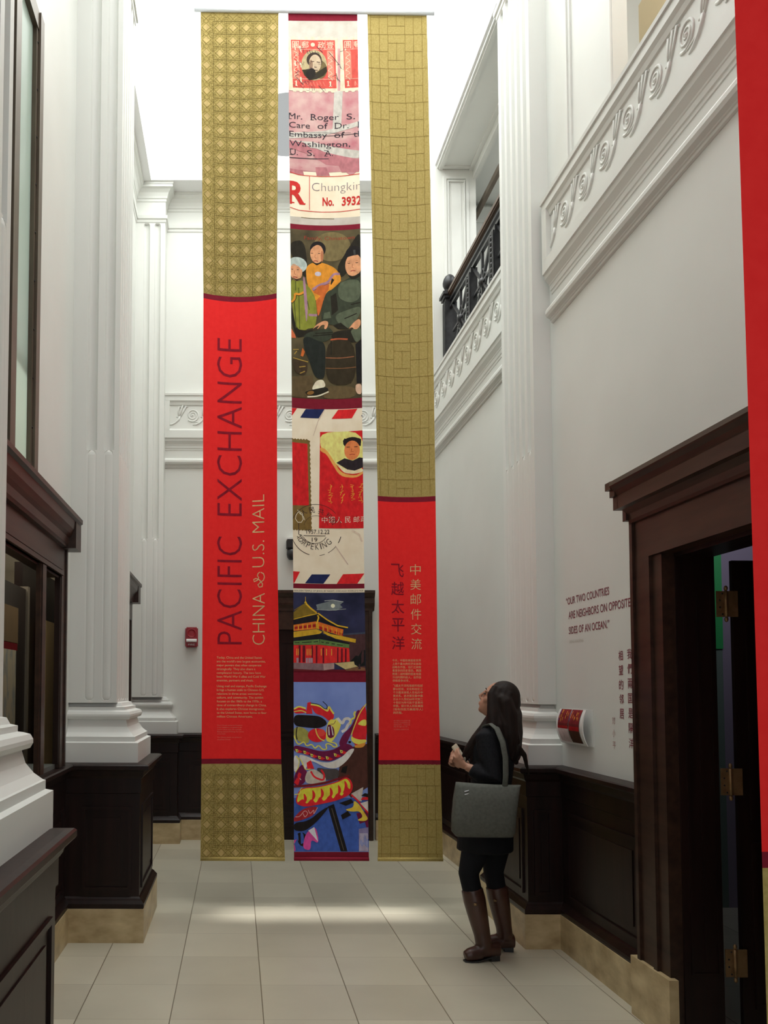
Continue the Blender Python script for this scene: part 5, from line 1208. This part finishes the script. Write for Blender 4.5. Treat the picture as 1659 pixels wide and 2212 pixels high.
for s_ in (1, -1): MB().tube([H(.080, .012 * s_, .034), H(.083, .030 * s_, .042), H(.070, .050 * s_, .034)], [.003, .004, .002], 6).build('eyebrow', bo, HAIRM)
# jacket
j = MB(); torso(j, [r for r in ROWS if r[2] > .8][:-1], .016); torso(j, [(1.535, 5.10, .78, .168, .125), (1.535, 5.10, .90, .150, .112)], .016)
j.tube([LSH + Vector((.03, .03, .02)), LSH, (LSH + LEL) / 2, LEL, (LEL + LWR) / 2 + Vector((0, 0, -.01)), LWR + (LEL - LWR) * .18], [.05, .062, .060, .055, .050, .043], 14)
j.tube([RSH + Vector((-.03, -.03, .02)), RSH, (RSH + REL) / 2, REL, (REL + RWR) / 2, RWR + (REL - RWR) * .18], [.05, .062, .060, .055, .050, .043], 14)
j.tube([(1.61, 5.11, 1.345), (1.60, 5.10, 1.385)], [.075, .066], 16)
blob(j, 'jacket', .008, JACKET, pe, 5, .5)
k_ = MB(); torso(k_, [(1.50, 5.09, .625, .155, .150), (1.505, 5.09, .70, .165, .145), (1.52, 5.09, .80, .165, .135), (1.535, 5.10, .86, .155, .118)], .016)
blob(k_, 'skirt', .008, LEGG, pe, 4, .5)
g = MB()
for L_ in LEGS: g.tube([Vector(p) for p in L_[:4]], [.097, .086, .060, .055], 16)
blob(g, 'leggings', .008, LEGG, pe, 3, .5)
# boots: tall shafts, arched foot, stacked heel
def boot(leg, toe, heel, sc=1.0):
    b = MB(); K, An = Vector(leg[2]), Vector(leg[4]); up = (K - An).normalized(); top = An + (K - An) * .78
    b.tube([top, An + (K - An) * .62, An + (K - An) * .35, An + (K - An) * .12, An + Vector((0, 0, -.02))], [.063, .066, .057, .048, .047], 18)
    toe, heel = Vector(toe), Vector(heel); d = (toe - heel).normalized()
    b.tube([heel + Vector((0, 0, .062)) - d * .005, An + Vector((0, 0, -.035)) + d * .02, heel + d * .12 + Vector((0, 0, .050)), toe - d * .05 + Vector((0, 0, .040)), toe + Vector((0, 0, .032)) - d * .020], [.042, .046, .043, .038, .027], 14, True, 1.0)
    o = blob(b, 'boot', .006, LEATHER, pe, 4, .5)
    n = Vector((-d.y, d.x, 0)); s = MB()
    R = []
    for t, w in ((.004, .018), (.03, .030), (.09, .028), (.14, .034), (.185, .032), (.214, .016)):
        p = heel + d * t; z0 = .032 - .032 * min(1, t / .13)
        R.append([Vector((p.x, p.y, max(z0, 0))) + n * w, Vector((p.x, p.y, max(z0, 0))) - n * w, Vector((p.x, p.y, max(z0, 0) + .009)) - n * w, Vector((p.x, p.y, max(z0, 0) + .009)) + n * w])
    s.rings(R); s.obox(heel + d * .028 + Vector((0, 0, .020)), d * .027, n * .026, Vector((0, 0, .020)))
    s.build('sole', o, BLACKP)
    c = MB(); c.tube([top - up * .075 + n * .066 + d * .02, top - up * .075 + n * .067 + d * .035], [.008, .008], 8)
    c.build('buckle', o, BRASS)
boot(LEGS[0], (1.322, 4.966, 0), (1.548, 5.005, 0)); boot(LEGS[1], (1.485, 5.200, 0), (1.690, 5.168, 0))
# hair: cap, long back fall, curtain over the near cheek, front locks
h = MB()
h.ell(H(-.028, 0, .038), F3 * .098, SIDE * .088, UP * .098)
h.ell(H(-.055, 0, .0), F3 * .088, SIDE * .090, UP * .105)
def strand(pts, rad, flat=1.0): h.tube(pts, rad, 10, True, flat)
BK = -F3; bx = Vector((.86, -.10, 0))
for q in range(7):
    a = (q - 3) / 3; base = Vector((1.655, 5.08, 1.50)) + Vector((-.46, -.885, 0)) * .085 * -a
    strand([base + Vector((-.045, 0, .055)), base + Vector((-.012, 0, .03)), base + Vector((.010, 0, -.06)), base + Vector((.018 + .01 * (q % 2), .01 * a, -.17)), base + Vector((.025, .0, -.27 - .02 * (q % 3))), base + Vector((.030 + .012 * (q % 2), 0, -.36 + .03 * abs(a)))], [.020, .046, .056, .048, .036, .012])
for q in range(4):     # curtain on her left, towards the camera
    b = H(.030 - .03 * q, .076, .03)
    strand([b + UP * .05 - SIDE * .02, b, Vector((1.532 + .033 * q, 5.005 + .006 * q, 1.45)), Vector((1.528 + .038 * q, 4.985, 1.38)), Vector((1.53 + .05 * q, 4.96 + .01 * q, 1.30 - .01 * q))], [.022, .028, .034, .032, .014])
for q in range(4):     # locks that fall over the chest in front
    strand([Vector((1.535 + .012 * q, 5.04, 1.43)), Vector((1.485 + .012 * q, 5.03, 1.36)), Vector((1.430 + .014 * q, 5.03, 1.30)), Vector((1.385 + .02 * q, 5.04, 1.235 - .01 * q)), Vector((1.352 + .028 * q, 5.05, 1.17 - .012 * q))], [.030, .030, .024, .018, .005])
strand([Vector((1.69, 5.05, 1.24)), Vector((1.735, 5.05, 1.20)), Vector((1.752, 5.06, 1.13)), Vector((1.775, 5.07, 1.06))], [.03, .016, .011, .004])
hair = blob(h, 'hair', .0062, HAIRM, pe, 7, .5)

ph = empty('phone', (1.345, 5.05, 1.17), 'slim white phone held in the hands of the person', 'phone')
d = Vector((-.52, .10, .85)).normalized(); w_ = Vector((.55, .70, .25)); w_ = (w_ - d * w_.dot(d)).normalized(); n = d.cross(w_)
c0 = Vector((1.346, 5.052, 1.202))
mb = MB(); mb.obox(c0, d * .066, w_ * .033, n * .0042); bmesh.ops.bevel(mb.bm, geom=mb.bm.edges[:], offset=.003, segments=2, affect='EDGES'); mb.build('case', ph, base_mat('cream_phone_case', (.62, .55, .42), .35))
mb = MB(); mb.obox(c0 + n * .0046, d * .058, w_ * .030, n * .0004); mb.build('screen', ph, BLACKP)

# tote bag on the near shoulder
tb = empty('tote_bag', (1.44, 4.84, .75), 'big grey tote bag hanging from the shoulder of the person', 'bag')
R = []
YB0 = 4.862
for z, x0, x1, dep in ((.748, 1.268, 1.592, .050), (.775, 1.246, 1.606, .062), (.86, 1.250, 1.612, .066), (.96, 1.258, 1.628, .056), (1.03, 1.268, 1.642, .036), (1.052, 1.272, 1.648, .022)):
    pts = []
    for k in range(28):
        t = 2 * math.pi * k / 28; cx, cy = math.cos(t), math.sin(t)
        ex = abs(cx) ** .35 * (1 if cx >= 0 else -1); ey = abs(cy) ** .6 * (1 if cy >= 0 else -1)
        xx = (x0 + x1) / 2 + ex * (x1 - x0) / 2
        pts.append((xx, YB0 + ey * dep + .006 * math.sin(14 * xx + 3 * z), z + (.012 * math.sin(7 * xx) if z > 1.04 else 0)))
    R.append(pts)
mb = MB(); mb.rings(R, smooth=True); mb.build('bag_body', tb, BAGM)
mb = MB()
mb.rings([[(x, YB0 + (y - YB0) * 1.03, z) for x, y, z in R[0]], [(x, YB0 + (y - YB0) * 1.05, z + .026) for x, y, z in [(1.43 + (p[0] - 1.43) * 1.055, p[1], p[2]) for p in R[0]]]], smooth=True); mb.build('base_band', tb, BAGD)
for y, xo in ((4.838, 0), (4.895, .02)):
    mb = MB(); mb.tube([(1.545 + xo, y, 1.02), (1.552 + xo, y - .002, 1.10), (1.552 + xo, y + .0, 1.20), (1.540 + xo, y + .012, 1.29), (1.520 + xo, y + .05, 1.365), (1.50 + xo, y + .10, 1.392), (1.475 + xo, y + .15, 1.375), (1.46 + xo, y + .17, 1.31)], .016, 8, True, .3, (1, 0, 0)); mb.build('strap', tb, BAGM)
mb = MB()
for z in (1.012, .995): mb.obox((1.322, YB0 - .040, z), (.012, 0, .003), (0, .002, 0), (0, 0, .0022))
mb.build('clasp', tb, ALU)
